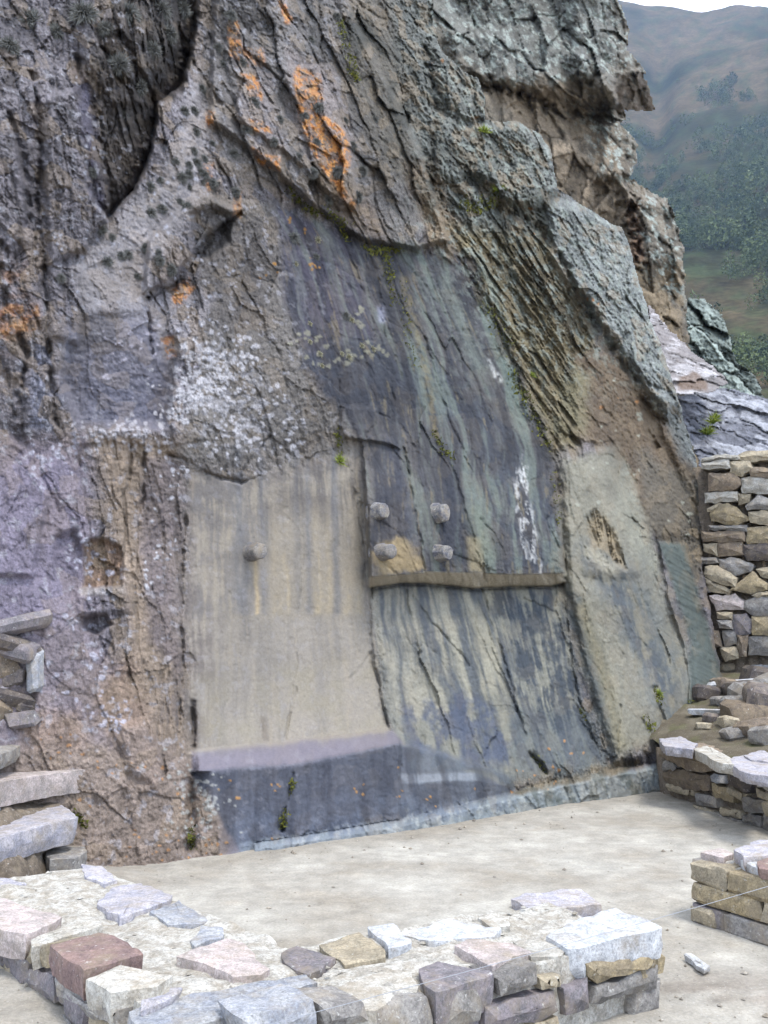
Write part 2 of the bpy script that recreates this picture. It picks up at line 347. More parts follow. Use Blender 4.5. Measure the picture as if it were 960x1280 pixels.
Z = lambda v: np.full(PX.shape, v, f32)
aF, aS, aR, aB, aN, aQ = Z(.035), Z(.03), Z(0), Z(.05), Z(.012), Z(0)               # leaves, slabs, ribs, blocks, grain, flow ridges
REG = {
 'upper_left': ([(-170, -130), (260, -130), (262, 120), (300, 300), (250, 560), (90, 560), (-170, 600)], (.028, .035, 0, .05, .008, 0)),
 'slab_left':  ([(262, 30), (268, 150), (255, 260), (190, 330), (190, 400), (110, 420), (90, 330), (140, 275), (200, 220)], (.008, .012, 0, .022, .010, 0)),
 'alcove':     ([(80, 400), (200, 385), (225, 460), (205, 535), (95, 535), (72, 480)], (.006, .006, 0, .02, .010, 0)),
 'left_mass':  ([(-170, 545), (110, 545), (120, 800), (230, 900), (235, 1000), (-170, 1000)], (.014, .02, 0, .022, .008, 0)),
 'leaf_band':  ([(110, 540), (228, 545), (232, 700), (236, 940), (205, 960), (160, 800), (140, 650)], (.028, .01, 0, .01, .014, 0)),
 'base_left':  ([(-170, 960), (60, 930), (230, 930), (275, 980), (290, 1160), (-170, 1200)], (.008, .02, 0, .028, .010, 0)),
 'mid_rough':  ([(255, 240), (350, 250), (420, 330), (480, 480), (450, 570), (330, 600), (215, 575), (250, 430)], (.012, .03, 0, .022, .012, .01)),
 'orange':     ([(250, -130), (520, -130), (560, 130), (520, 330), (440, 300), (360, 235), (290, 240), (255, 120)], (.006, .075, 0, .035, .009, 0)),
 'dark_face':  ([(345, 250), (430, 290), (520, 310), (600, 320), (640, 460), (690, 560), (700, 725), (460, 735), (450, 560), (400, 480), (360, 380)], (0, .022, 0, .008, .006, .016)),
 'panel':      ([(236, 585), (320, 600), (452, 560), (465, 735), (490, 915), (240, 945), (232, 780)], (0, .002, 0, .002, .0025, .003)),
 'under':      ([(463, 732), (702, 725), (730, 890), (760, 960), (600, 985), (500, 930), (480, 890)], (0, .018, 0, .007, .006, .012)),
 'knobs':      ([(470, -130), (620, 60), (700, 170), (700, 300), (640, 330), (560, 320), (520, 200)], (.008, .04, .02, .075, .015, 0)),
 'ribs':       ([(560, 280), (690, 300), (740, 400), (750, 480), (720, 560), (690, 570), (640, 450), (600, 370)], (0, .03, .10, .02, .012, 0)),
 'ridge':      ([(676, 240), (790, 270), (870, 520), (885, 650), (850, 640), (760, 440), (700, 340)], (.0, .02, .03, .05, .016, 0)),
 'brown':      ([(712, 440), (770, 440), (830, 520), (870, 600), (850, 670), (800, 660), (760, 560), (715, 540)], (0, .01, .01, .02, .012, 0)),
 'right_slab': ([(700, 575), (770, 556), (865, 830), (865, 905), (770, 955), (720, 830), (700, 720)], (0, .02, 0, .012, .006, .018)),
 'green_slab': ([(822, 676), (855, 680), (905, 850), (860, 890), (862, 800)], (0, .0, .0, .008, .005, 0)),
 'bench':      ([(240, 935), (490, 912), (600, 955), (640, 990), (640, 1030), (280, 1080), (262, 990)], (0, .003, 0, .005, .004, .004)),
 'plinth':     ([(300, 1052), (640, 992), (826, 952), (830, 1010), (640, 1040), (300, 1090)], (0, .008, 0, .016, .006, 0)),
}
REG['cavity'] = ([(130, 40), (160, -60), (250, -60), (238, 66), (224, 106), (196, 128), (188, 188), (168, 232), (136, 268), (120, 200)], (.10, .03, 0, .02, .01, 0))
for nm, (pl, vals) in REG.items():
    for arr, v in zip((aF, aS, aR, aB, aN, aQ), vals): G.mixv(arr, pl, v, 14 if nm not in ('bench', 'plinth') else 5)

# carved and fractured form -----------------------------------------
def below(line, y=None):                         # signed pixel distance below a left-to-right polyline
    return (PY if y is None else y) - np.interp(PX, [a for a, _ in line], [b for _, b in line])
WYs = PY + 0.35 * (G.WY - PY)
# polished panel stands back from the leafy buttress on its left and from the bulge over it
G.raise_([(236, 640), (206, 570), (225, 570), (262, 592), (300, 602), (326, 592), (345, 560), (420, 540), (455, 560), (464, 735), (486, 912), (486, 1000), (236, 1000), (232, 800)], -0.04, 10.0)
# slabs above the lintel step come forward to the step, then drop back to the lower slabs
LF = [(440, 724), (472, 720), (530, 716), (570, 717), (609, 717), (660, 718), (706, 716), (740, 716)]
LB = [(440, 736), (463, 734), (500, 728), (530, 728), (596, 735), (607, 733), (690, 731), (706, 728), (740, 728)]
jag = .5 * fbm(U * 6, V * 0 + .5, 3, 48) + np.where((PX > 529) & (PX < 606), 1.5, 0); dF = below(LF) + jag; dB = below(LB) + 1.2 * fbm(U * 5, V * 0 + 7.5, 3, 49)
prog = np.clip(dF / np.maximum(dF - dB, 4), 0, 1)
xm = sst(459, 465, PX + 0.0) * sst(708, 702, PX) 
xm_top = sst(-3, 3, PX - np.interp(PY, [500, 560, 640, 735], [430, 452, 458, 463])) * sst(3, -3, PX - np.interp(PY, [500, 560, 720], [672, 690, 706]))
G.H += np.where(dF <= 0, xm_top * 0.27 * sst(505, 700, PY), xm * 0.27 * (1 - prog))
joint = sst(603, 607, PX) * xm_top * (PY > 600); G.H += np.where(dF <= 0, joint * .012, 0)
# bench: seat slopes out, front drops to the plinth
BB = [(225, 940), (245, 938), (330, 931), (480, 913), (505, 925), (560, 940), (596, 956), (640, 968)]
BF = [(225, 968), (245, 965), (360, 957), (430, 945), (500, 929), (503, 932), (560, 947), (596, 962), (640, 976)]
sB = below(BB); sF = below(BF); pr = np.clip(sB / np.maximum(sB - sF, 3), 0, 1); xb = sst(238, 246, PX) * sst(645, 600, PX)
hb = np.interp(PX, [230, 590, 650], [.20, .15, 0]) * sst(499, 503, PX)
G.H += np.where(sB > 0, xb * hb * np.where(sF < 0, pr, 1), 0)
# second, lower step right of the seat
S2 = [(490, 967), (512, 967), (560, 963), (600, 964), (640, 972)]; d2 = below(S2)
basef = np.interp(PX, [235, 495, 506, 640], [.0, .0, .0, .0])
# bench front in one plane: replace by a steady batter
fr = xb * (sF > 0) * (PX < 498); tgt = 0.50 + np.clip(sF, 0, 200) * .0004
wb = sst(238, 268, G.WX) * (sF > 0) * sst(503, 498, G.WX); G.H = G.H + wb * (tgt - G.H)
seat = sst(236, 250, G.WX) * ((sB > -2) & (sF <= 0)) * sst(503, 498, G.WX); pr = np.clip((sB + 2) / np.maximum(sB + 2 - sF, 3), 0, 1); G.H = G.H + seat * pr * (0.50 - G.H)
w2 = sst(478, 490, G.WX) * sst(645, 625, G.WX) * np.clip(d2 / 12, 0, 1); t2 = np.interp(PX, [498, 640], [.49, .44]) + np.clip(d2 - 12, 0, 90) * .0005
G.H = G.H + w2 * (np.maximum(t2, G.H) - G.H)
# plinth along the foot, with the sandy pocket behind its right half
PT = [(270, 1062), (340, 1052), (500, 1026), (640, 992), (700, 977), (770, 962), (835, 952)]
dP = below(PT, WYs); x3 = sst(300, 350, PX)
pocket = [(636, 990), (690, 972), (745, 958), (775, 950), (800, 952), (780, 966), (700, 982), (650, 994)]
dist_l = np.interp(PX, [300, 500, 640, 835], [.52, .52, .50, .50])
G.H = np.where((dP > -2) & (x3 > .3), np.where(dP < 7, np.minimum(dist_l, G.H) + np.clip((dP + 2) / 9, 0, 1) * (dist_l + .10 - np.minimum(dist_l, G.H)), dist_l + .10), G.H)
# overhang under the orange faces
G.raise_([(262, 150), (300, 175), (345, 212), (378, 244), (432, 286), (456, 300), (520, 312), (560, 300), (520, 180), (400, -60), (270, -40)], 0.17, 4)
G.raise_([(300, 30), (345, 90), (420, 130), (450, 250), (425, 262), (370, 200), (300, 150), (280, 60)], 0.08, 3)
G.raise_([(352, 85), (415, 80), (440, 190), (447, 265), (400, 232), (380, 170)], 0.07, 3)
# left: the great slanting cleft and its overhanging lip
cleft = [(246, 20), (236, 70), (222, 112), (196, 132), (188, 190), (168, 236), (136, 272)]
k, m = G.pm([(100, 60), (150, -60), (252, -60), (240, 66), (226, 108), (198, 130), (190, 190), (170, 236), (134, 274), (108, 236), (112, 140)], 3.5)
G.H[k] -= m * (.50 * np.exp(-line_d(G.WX[k], G.WY[k], cleft) / 26)); G.raise_([(150, -60), (230, -60), (222, 60), (190, 110), (160, 90), (140, 20)], .16, 12)
G.raise_([(238, 268), (262, 258), (288, 268), (286, 300), (262, 322), (242, 322)], -.18, 6)
G.crack(cleft, 5, .16, C(78, 64, 54), .4)
G.crack([(196, 130), (165, 75), (150, 40)], 6, .15); G.crack([(222, 112), (232, 70), (222, 30)], 5, .15); G.crack([(175, 140), (150, 95), (128, 60)], 5, .1)
G.crack([(300, 265), (262, 300), (240, 335), (212, 362), (184, 372)], 6, .18, C(70, 60, 50), .4)
G.raise_([(300, 262), (260, 292), (212, 352), (180, 366), (186, 300), (250, 240)], 0.17, 4)
G.crack([(186, 372), (186, 410), (190, 440)], 3, .10)
for ln, w, d in (([(40, 90), (52, 180), (48, 260), (56, 340), (60, 430), (70, 530)], 5, .16), ([(10, 140), (28, 200), (35, 270), (18, 320)], 7, .14),
                 ([(95, 70), (112, 120), (128, 185), (140, 240)], 6, .13), ([(62, 0), (72, 60), (60, 150)], 4, .08), ([(0, 300), (12, 330), (4, 400)], 5, .1),
                 ([(0, 455), (28, 500), (20, 580)], 12, .10), ([(25, 420), (32, 440), (28, 490)], 5, .16), ([(20, 560), (55, 600), (75, 640)], 4, .04)):
    G.crack(ln, w, d, C(70, 58, 54), .45)
for pl, h in (([(60, 120), (96, 110), (120, 190), (138, 262), (108, 312), (62, 330), (56, 220)], .13), ([(-40, 140), (8, 140), (30, 210), (34, 300), (10, 330), (-40, 330)], .12), ([(100, -60), (150, -60), (160, 60), (176, 130), (140, 130), (104, 70)], .10), ([(96, 430), (66, 420), (60, 330), (100, 330)], .06), ([(-30, 520), (30, 560), (60, 620), (40, 720), (-30, 720)], .08)):
    G.raise_(pl, h, 5)
# alcove with its flat sill, the two small niches
k, m = G.pm([(84, 405), (120, 392), (200, 392), (222, 450), (212, 500), (205, 531), (100, 533), (78, 480)], 7); G.H[k] -= m * (.05 + .20 * sst(400, 525, PY[k]))
G.raise_([(92, 533), (205, 532), (240, 520), (260, 548), (205, 560), (140, 552), (95, 556)], .03, 3)
k, m = G.pm([(106, 684), (112, 676), (134, 674), (150, 684), (154, 734), (104, 735)], 3.5); G.H[k] -= m * np.interp(PX[k], [100, 116, 155], [.07, .15, .10])
G.raise_([(70, 670), (92, 664), (106, 690), (104, 742), (88, 748), (70, 715)], -.10, 6)
k, m = G.pm([(102, 772), (132, 768), (140, 782), (122, 792), (104, 788)], 4); G.H[k] -= m * .16
G.raise_([(95, 740), (160, 736), (166, 765), (100, 768)], .05, 5)
G.raise_([(150, 905), (186, 905), (205, 940), (196, 985), (160, 960)], .07, 8)
for ln, w, d in (([(232, 640), (227, 730), (228, 840), (222, 930)], 4, .10), ([(180, 565), (178, 620), (170, 650)], 3, .09), ([(165, 555), (163, 600)], 3, .08),
                 ([(206, 568), (230, 573), (262, 593), (300, 603), (326, 594)], 3.2, .10), ([(338, 545), (325, 560), (305, 585), (300, 600)], 2.2, .05),
                 ([(242, 878), (243, 932)], 5, .16), ([(238, 980), (240, 1015), (236, 1060)], 8, .16), ([(150, 1000), (165, 1040)], 10, .08)):
    G.crack(ln, w, d, C(60, 50, 42), .6)
# panel joints and the fissures of the middle slabs
for ln, w, d in (([(380, 690), (374, 745), (371, 830), (362, 895), (355, 930)], 1.5, .03), ([(372, 860), (362, 895), (358, 925)], 2.2, .04),
                 ([(452, 560), (459, 640), (464, 735), (463, 800), (474, 860), (485, 908)], 2.4, .07), ([(463, 815), (474, 860), (483, 905)], 4.0, .09),
                 ([(464, 815), (450, 838), (436, 848)], 1.8, .03), ([(280, 886), (283, 876)], 1.5, .03),
                 ([(506, 738), (516, 775), (525, 815)], 3.6, .09), ([(516, 745), (540, 780), (565, 805), (585, 832)], 2.8, .07), ([(560, 890), (566, 905)], 1.6, .04),
                 ([(602, 735), (618, 790), (636, 845), (645, 880), (662, 940), (682, 966)], 3.2, .10), ([(660, 935), (682, 966)], 6.5, .16),
                 ([(703, 730), (712, 800), (720, 860), (728, 890)], 2.6, .10), ([(528, 920), (530, 932)], 4, .06),
                 ([(425, 470), (424, 540), (440, 600), (456, 680)], 2.2, .06), ([(505, 560), (516, 620), (530, 712)], 2.6, .08), ([(488, 470), (500, 540), (512, 600)], 2.0, .05),
                 ([(545, 540), (570, 600), (596, 690), (606, 718)], 2.8, .08), ([(600, 650), (620, 670), (632, 695)], 2.0, .05), ([(530, 420), (560, 520), (590, 590)], 2.2, .06),
                 ([(440, 615), (470, 628), (498, 640)], 1.6, .02), ([(610, 620), (640, 700)], 1.2, .02),
                 ([(425, 508), (455, 510), (470, 530), (450, 552), (425, 545), (420, 520)], 2.4, .05), ([(470, 515), (500, 530), (520, 560)], 2, .04),
                 ([(345, 320), (358, 380), (372, 440)], 2.5, .05), ([(420, 280), (450, 350), (470, 420)], 2.6, .05), ([(395, 300), (410, 360)], 2, .04), ([(455, 300), (470, 340), (480, 420)], 3, .06),
                 ([(352, 232), (378, 262), (420, 272), (440, 300), (470, 318), (520, 316)], 6, .10),
                 ([(366, 968), (360, 1000), (352, 1038)], 4.5, .10), ([(356, 1010), (352, 1034)], 6.5, .12),
                 ([(640, 470), (668, 520), (690, 570), (694, 640), (704, 722)], 6, .14), ([(600, 350), (630, 430), (660, 500)], 4, .08),
                 ([(722, 895), (745, 930), (765, 948)], 3, .08), ([(776, 880), (772, 940)], 2.4, .07), ([(818, 860), (826, 890), (832, 915)], 5, .14), ([(800, 895), (822, 930), (828, 985)], 3.5, .10),
                 ([(700, 570), (712, 640), (735, 700), (770, 760), (800, 830)], 2.0, .03), ([(727, 965), (733, 990)], 3, .06), ([(755, 960), (758, 978)], 3, .05), ([(705, 984), (712, 1000)], 3, .06)):
    G.crack(ln, w * .72, d * .6, C(70, 64, 52), .6)
G.H -= (.05 * np.exp(-((dB - 2.5) / 2.2) ** 2) + .09 * np.exp(-np.clip(dB, 0, 400) / 30) * (dB > 0)) * xm
G.raise_([(430, 508), (470, 512), (476, 540), (500, 560), (470, 552), (430, 548), (424, 530)], .07, 3)
# right: big leaning slab, the chipped hollow in it, the layered slab and brown rock behind
G.raise_([(700, 572), (728, 560), (772, 558), (800, 640), (832, 730), (860, 822), (866, 905), (836, 928), (802, 952), (772, 952), (735, 850), (712, 740)], .12, 7)
G.raise_([(770, 560), (800, 640), (832, 730), (860, 822), (866, 905), (850, 905), (838, 830), (806, 730), (775, 640), (755, 565)], -.07, 14)
for pl, h in (([(732, 646), (746, 638), (752, 662), (748, 684), (738, 672)], -.09), ([(756, 654), (766, 662), (776, 688), (782, 712), (768, 704), (758, 684)], -.12), ([(744, 640), (756, 648), (754, 672), (748, 660)], -.05)):
    k, m = G.pm(pl, 4); G.H[k] += m * h * .7 * (1 + .8 * fo2[k])
G.raise_([(764, 672), (768, 680), (772, 700), (767, 700)], .05, 2.2)
G.raise_([(730, 720), (800, 720), (855, 880), (850, 915), (790, 760)], -.06, 8)
G.raise_([(824, 678), (850, 682), (882, 735), (892, 800), (902, 850), (862, 885), (860, 830), (832, 735)], .12, 3)
G.raise_([(716, 445), (770, 440), (832, 520), (872, 600), (870, 672), (812, 672), (775, 556), (720, 552)], .06, 6)
# knobs and ridge of the skyline
G.raise_([(600, 160), (650, 150), (690, 188), (698, 238), (668, 262), (628, 250), (598, 215)], .26, 9)
G.raise_([(684, 252), (742, 262), (790, 300), (815, 400), (852, 500), (834, 520), (770, 432), (712, 350), (690, 320)], .24, 9)
G.raise_([(545, 60), (610, 95), (606, 150), (575, 150), (550, 120)], .16, 8); G.raise_([(556, 150), (600, 160), (598, 215), (560, 230), (535, 190)], .12, 8)
G.raise_([(806, 480), (852, 500), (868, 570), (882, 640), (860, 610), (826, 540)], .10, 6)
for ln, w, d in (([(620, 262), (660, 275), (690, 300), (720, 360), (770, 440), (826, 530)], 7, .16), ([(560, 230), (590, 262), (640, 330)], 7, .10), ([(530, 60), (545, 130), (540, 200)], 6, .12),
                 ([(690, 560), (700, 540), (720, 552)], 6, .12), ([(812, 480), (826, 488), (848, 500)], 5, .16), ([(815, 545), (822, 560)], 5, .12), ([(755, 510), (762, 520)], 5, .08)):
    G.crack(ln, w, d, C(58, 54, 44), .5)

# relief ------------------------------------------------------------
rel = aF * (fo1 * .85 + fo2 * .35 + .12 * finf) + aS * (sl1 * 1.35 + sl2 * .28 + .08 * finr) + aR * (rb1 * .8 + rb2 * .35) \
    + aB * (bk1 * .95 + bk2 * .28 + bk3 * .32 + bk4 * .15 + .6 * med) + aN * (fine * 2.2) + aQ * (strk * 1.2 + strk2 * .5) + big * np.clip(aB * 3.5, 0, .14)
for e, amp in ((sle, aS), (bke2, aB * .5), (rbe, aR * .6), (foe, aF * .7)):
    rel = rel - amp * .32 * np.exp(-(e / .06) ** 2)
k, m = G.pm([(824, 678), (850, 682), (882, 735), (902, 850), (862, 885), (860, 830)], 6)
lay = ridged((V[k] + U[k] * .35) / .075, U[k] * .6, 2, 44); rel[k] += m * .010 * lay
crev = sst(.62, .86, ridged(b5 / .16 + wu, a5 / .9, 2, 46) + .15 * fine) * np.clip(aF * 30, 0, 1) + sst(.66, .88, ridged(b22 / .2 + wu, a22 / .9, 2, 47) + .15 * fine) * np.clip(aS * 18, 0, 1) * .6
rel -= .02 * crev
pitm = np.clip(1 - (aF + aS + aB) * 22, 0, 1); rel += pitm * (.0028 * fbm(U * 7, V * 7, 4, 50, .62) - .005 * sst(.30, .42, fbm(U * 11, V * 8, 4, 51, .6)) + .012 * fbm(U * 1.6, V * 1.2, 3, 52))
G.H += rel

# colours of the stone itself, its stains, lichens and dirt, plus some painted light and shade -----------
col = G.col; col[:] = C(134, 128, 134)
def tone(poly, c, f=14, a=1.0, mod=None): G.paint(poly, c, a, f, mod)
RP = {k_: v[0] for k_, v in REG.items()}
tone([(-170, -130), (270, -130), (300, 300), (250, 560), (-170, 600)], C(142, 136, 140))
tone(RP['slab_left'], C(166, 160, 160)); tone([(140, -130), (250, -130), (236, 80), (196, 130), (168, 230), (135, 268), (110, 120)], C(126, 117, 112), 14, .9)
tone([(95, 60), (112, 110), (130, 190), (140, 255), (120, 262), (104, 170), (88, 90)], C(92, 88, 106), 6, .8)  # shaded side of the column painted dark and bluish
tone([(0, 320), (30, 330), (56, 420), (30, 440), (-170, 430), (-170, 320)], C(168, 128, 98), 14, .8, sst(-.2, .3, mott))
tone([(42, 450), (60, 400), (90, 420), (75, 540), (40, 540)], C(150, 152, 168), 8, .8)
tone(RP['alcove'], C(134, 132, 144), 26, .75); tone([(120, 480), (200, 470), (205, 530), (110, 532)], C(112, 112, 126), 18, .7)
tone([(95, 395), (150, 398), (148, 430), (90, 440)], C(100, 96, 98), 8, .7)
tone(RP['left_mass'], C(150, 139, 144)); tone([(-170, 600), (100, 560), (110, 760), (40, 800), (-170, 800)], C(146, 138, 156), 20, .8)
tone([(120, 860), (170, 800), (215, 860), (200, 960), (120, 900)], C(164, 142, 126), 14); tone([(20, 900), (100, 890), (120, 960), (30, 960)], C(178, 156, 142), 14)
tone(RP['leaf_band'], C(166, 148, 130), 16); tone([(180, 570), (232, 575), (240, 640), (236, 800), (222, 860), (186, 800), (176, 690)], C(126, 116, 118), 8, .85)
tone(RP['base_left'], C(158, 142, 130)); tone([(150, 905), (190, 905), (205, 945), (196, 985), (160, 960)], C(168, 150, 138), 6)
tone(RP['mid_rough'], C(134, 128, 122)); tone([(240, 260), (330, 270), (345, 330), (330, 420), (250, 420)], C(116, 110, 106), 14, .9)
tone([(186, 372), (240, 350), (270, 370), (240, 430), (205, 450)], C(162, 156, 158), 5)
tone(RP['orange'], C(134, 129, 126)); tone([(352, 60), (420, 80), (445, 180), (430, 240), (400, 230), (370, 170)], C(148, 138, 134), 6); tone([(290, 60), (340, 100), (356, 190), (330, 200), (295, 150)], C(146, 138, 136), 6)
tone([(400, 190), (470, 260), (500, 320), (440, 290), (390, 240)], C(136, 122, 110), 8)
tone([(440, -130), (560, 120), (560, 230), (480, 220), (430, 100)], C(120, 114, 104), 14)
tone(RP['knobs'], C(126, 128, 124)); tone([(500, 200), (545, 200), (590, 330), (585, 400), (545, 340)], C(144, 128, 110), 8)
tone(RP['dark_face'], C(100, 99, 104)); tone([(345, 255), (430, 290), (470, 420), (470, 500), (400, 480), (360, 370)], C(94, 90, 104), 10)
tone([(380, 450), (470, 420), (560, 460), (640, 540), (700, 640), (700, 716), (640, 716), (600, 560), (500, 520), (410, 500)], C(86, 90, 102), 12)
tone(RP['ribs'], C(138, 126, 98)); tone(RP['ridge'], C(146, 150, 150)); tone([(640, 270), (690, 330), (740, 400), (715, 430), (650, 340)], C(110, 102, 84), 10)
tone(RP['brown'], C(116, 100, 84), 10); tone([(800, 560), (870, 600), (884, 690), (870, 740), (840, 690), (805, 660)], C(116, 108, 98), 10)
tone([(700, 440), (740, 470), (730, 540), (700, 545)], C(132, 124, 100), 8)
tone([(236, 585), (320, 600), (452, 560), (470, 735), (490, 915), (240, 945), (232, 780)], C(170, 160, 144), 22)
tone([(240, 780), (470, 770), (484, 905), (244, 930)], C(172, 163, 150), 10)
tone(RP['under'], C(150, 148, 138), 5)
tone(RP['right_slab'], C(150, 146, 134), 12); tone([(780, 570), (830, 730), (800, 700), (770, 640)], C(158, 156, 144), 8)
tone([(736, 690), (800, 700), (866, 860), (864, 910), (826, 925), (790, 820), (760, 745)], C(116, 121, 124), 26, .9, sst(-.45, .15, mott + .5 * strk2))
tone([(706, 730), (735, 760), (775, 890), (770, 950), (740, 880), (716, 800)], C(84, 90, 94), 6, .9)
tone(RP['green_slab'], C(96, 104, 102), 4)
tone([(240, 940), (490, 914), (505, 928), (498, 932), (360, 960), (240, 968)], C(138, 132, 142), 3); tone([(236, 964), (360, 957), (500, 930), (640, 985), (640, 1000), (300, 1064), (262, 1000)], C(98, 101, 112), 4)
tone([(498, 968), (598, 964), (604, 975), (510, 980)], C(168, 174, 186), 3); tone([(510, 925), (600, 955), (640, 970), (640, 985), (600, 962), (512, 966)], C(112, 118, 126), 5)  # step top painted light, like an upward face that is lit
tone([(300, 1054), (500, 1025), (640, 992), (826, 955), (832, 1010), (640, 1040), (300, 1090)], C(150, 158, 164), 4)
tone(pocket, C(134, 126, 112), 3)
tone([(640, 880), (740, 890), (770, 950), (700, 975), (640, 985)], C(112, 118, 120), 8, .8)

tone([(106, 684), (112, 676), (134, 674), (150, 684), (154, 734), (104, 735)], C(168, 142, 122), 4); tone([(100, 735), (156, 733), (158, 742), (100, 745)], C(196, 188, 184), 3, .8)
# stains follow the beds: dark and pale runs of water
dkm = sst(-.15, .35, strk + .3 * mott + .3 * strk2); ltm = sst(.0, .45, -strk + .4 * strk2)
def runs(poly, c, a, mod, f=10): G.paint(poly, c, a, f, mod)
DF = RP['dark_face']
runs(DF, C(62, 64, 74), .9, dkm); runs(DF, C(134, 140, 132), .75, ltm); runs(DF, C(150, 138, 112), .6, sst(.18, .4, -strk2 + .3 * mott))
runs([(470, 300), (640, 310), (700, 560), (700, 715), (560, 715), (520, 480)], C(128, 140, 136), .55, sst(.0, .3, -strk))
UN = RP['under']
runs(UN, C(90, 96, 106), .85, sst(-.3, .35, strk + .4 * strk2)); runs([(463, 735), (620, 735), (640, 850), (560, 900), (490, 890)], C(182, 176, 160), .75, sst(-.2, .4, -strk - .3 * strk2))
runs([(610, 735), (700, 728), (730, 890), (680, 940), (640, 850)], C(66, 74, 86), .85, sst(-.25, .2, strk2 + mott)); runs([(500, 880), (560, 860), (640, 900), (640, 960), (520, 940)], C(86, 94, 116), .8, sst(-.25, .15, mott + .4 * strk))
PN = RP['panel']
runs(PN, C(132, 128, 124), .45, sst(-.15, .45, strk)); runs([(236, 590), (452, 560), (462, 700), (330, 720), (236, 760)], C(112, 108, 106), .6, sst(-.1, .35, strk2 + .4 * strk) * sst(760, 600, PY), 16); runs([(190, 580), (285, 590), (272, 760), (262, 930), (200, 940)], C(126, 116, 112), .75, sst(-.25, .35, mott + strk2), 22); runs([(232, 590), (455, 560), (460, 640), (236, 660)], C(112, 106, 104), .6, sst(-.4, .3, mott + .5 * strk2), 24); G.streak([(304, 560), (308, 640), (306, 720), (308, 800)], 7, C(130, 124, 120), .5, sst(-.5, .2, strk2)); runs([(236, 850), (330, 840), (480, 820), (486, 905), (244, 936)], C(184, 174, 150), .5, sst(-.3, .4, mott), 18); runs(PN, C(188, 174, 150), .35, sst(.0, .5, -strk2 + .2 * strk))
runs([(238, 590), (320, 600), (330, 700), (330, 760), (240, 780)], C(146, 140, 134), .7, sst(-.3, .3, strk2 + mott))
fade = sst(772, 764, PY)
for x0_, w_, a_ in ((343, 5, .5), (356, 6, .8), (396, 6, .9), (410, 5, .6), (432, 6, .7), (448, 4, .5)):
    G.streak([(x0_ - 2, 600), (x0_, 690), (x0_ + 2, 770)], w_, C(204, 186, 152), a_ * .8, fade * sst(600, 730, PY) * sst(-.35, .35, strk2 + mott))
for x0_, w_, a_ in ((300, 8, .5), (420, 5, .6), (386, 4, .5), (372, 5, .3), (330, 6, .35)):
    G.streak([(x0_ - 3, 560), (x0_, 690), (x0_ + 1, 770)], w_, C(120, 122, 128), a_, fade)
G.streak([(318, 700), (321, 740), (322, 765)], 3, C(206, 184, 146), .8); G.streak([(262, 690), (260, 800)], 5, C(140, 132, 126), .4)
G.streak([(242, 876), (243, 934)], 5, C(92, 84, 82), .8); G.streak([(329, 900), (331, 922)], 4, C(124, 112, 100), .6)
tone([(466, 690), (496, 668), (522, 690), (528, 714), (474, 720)], C(190, 168, 130), 6, .9); tone([(585, 672), (602, 672), (606, 715), (586, 714)], C(176, 162, 132), 4, .8)
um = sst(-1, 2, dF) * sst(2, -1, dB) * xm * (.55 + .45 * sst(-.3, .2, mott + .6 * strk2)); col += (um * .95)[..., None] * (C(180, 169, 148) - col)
G.streak([(560, 590), (566, 640), (572, 705)], 12, C(66, 70, 84), .7); G.streak([(480, 545), (500, 600), (520, 690)], 8, C(92, 94, 106), .5)
G.streak([(595, 640), (610, 690)], 12, C(140, 148, 134), .6)
# the white mineral run and the chalky scratches
wm = sst(-.08, .3, fbm(U * 9, V * 3.5, 5, 73, .7) + .4 * mot2)
for pts, w_, a_ in (([(655, 545), (652, 580), (654, 610)], 3, .7), ([(648, 590), (652, 630), (656, 670)], 6, .9), ([(656, 585), (660, 640), (666, 700)], 5, .9), ([(664, 640), (672, 690), (676, 714)], 3.5, .7), ([(652, 650), (657, 700)], 3, .7), ([(645, 605), (646, 640)], 3, .6)):
    G.streak(pts, w_ * .8, C(240, 240, 244), a_ * .9, wm)
G.streak([(612, 450), (618, 470), (621, 468), (625, 475)], 2.2, C(236, 236, 236), .9, sst(-.4, 0, mot2)); G.streak([(476, 385), (478, 400)], 4, C(190, 192, 214), .8)
G.streak([(590, 330), (630, 440), (660, 520)], 10, C(122, 142, 136), .6, sst(-.3, .2, -strk)); G.streak([(555, 350), (600, 460)], 8, C(142, 152, 146), .5)
G.streak([(505, 350), (530, 450), (545, 540)], 6, C(146, 132, 96), .6, sst(-.3, .2, mot2))
# right slab runs, layered slab bands
G.streak([(735, 690), (770, 740), (800, 800), (830, 860)], 15, C(84, 91, 102), .75, sst(-.35, .15, strk2 + mott)); G.streak([(728, 760), (760, 860), (775, 930)], 9, C(160, 150, 122), .6)
G.streak([(740, 690), (765, 715)], 8, C(196, 188, 170), .7); G.streak([(845, 720), (870, 820)], 12, C(120, 128, 128), .4, sst(-.2, .3, mot2))
tone([(735, 650), (745, 638), (760, 650), (756, 690), (742, 684)], C(158, 138, 108), 6, .6); tone([(758, 655), (770, 665), (782, 712), (764, 700)], C(158, 138, 108), 5, .7)
k, m = G.pm(RP['green_slab'], 4); col[k] *= (1 + m * .15 * ridged((V[k] + U[k] * .35) / .075, U[k] * .6, 2, 44))[..., None]
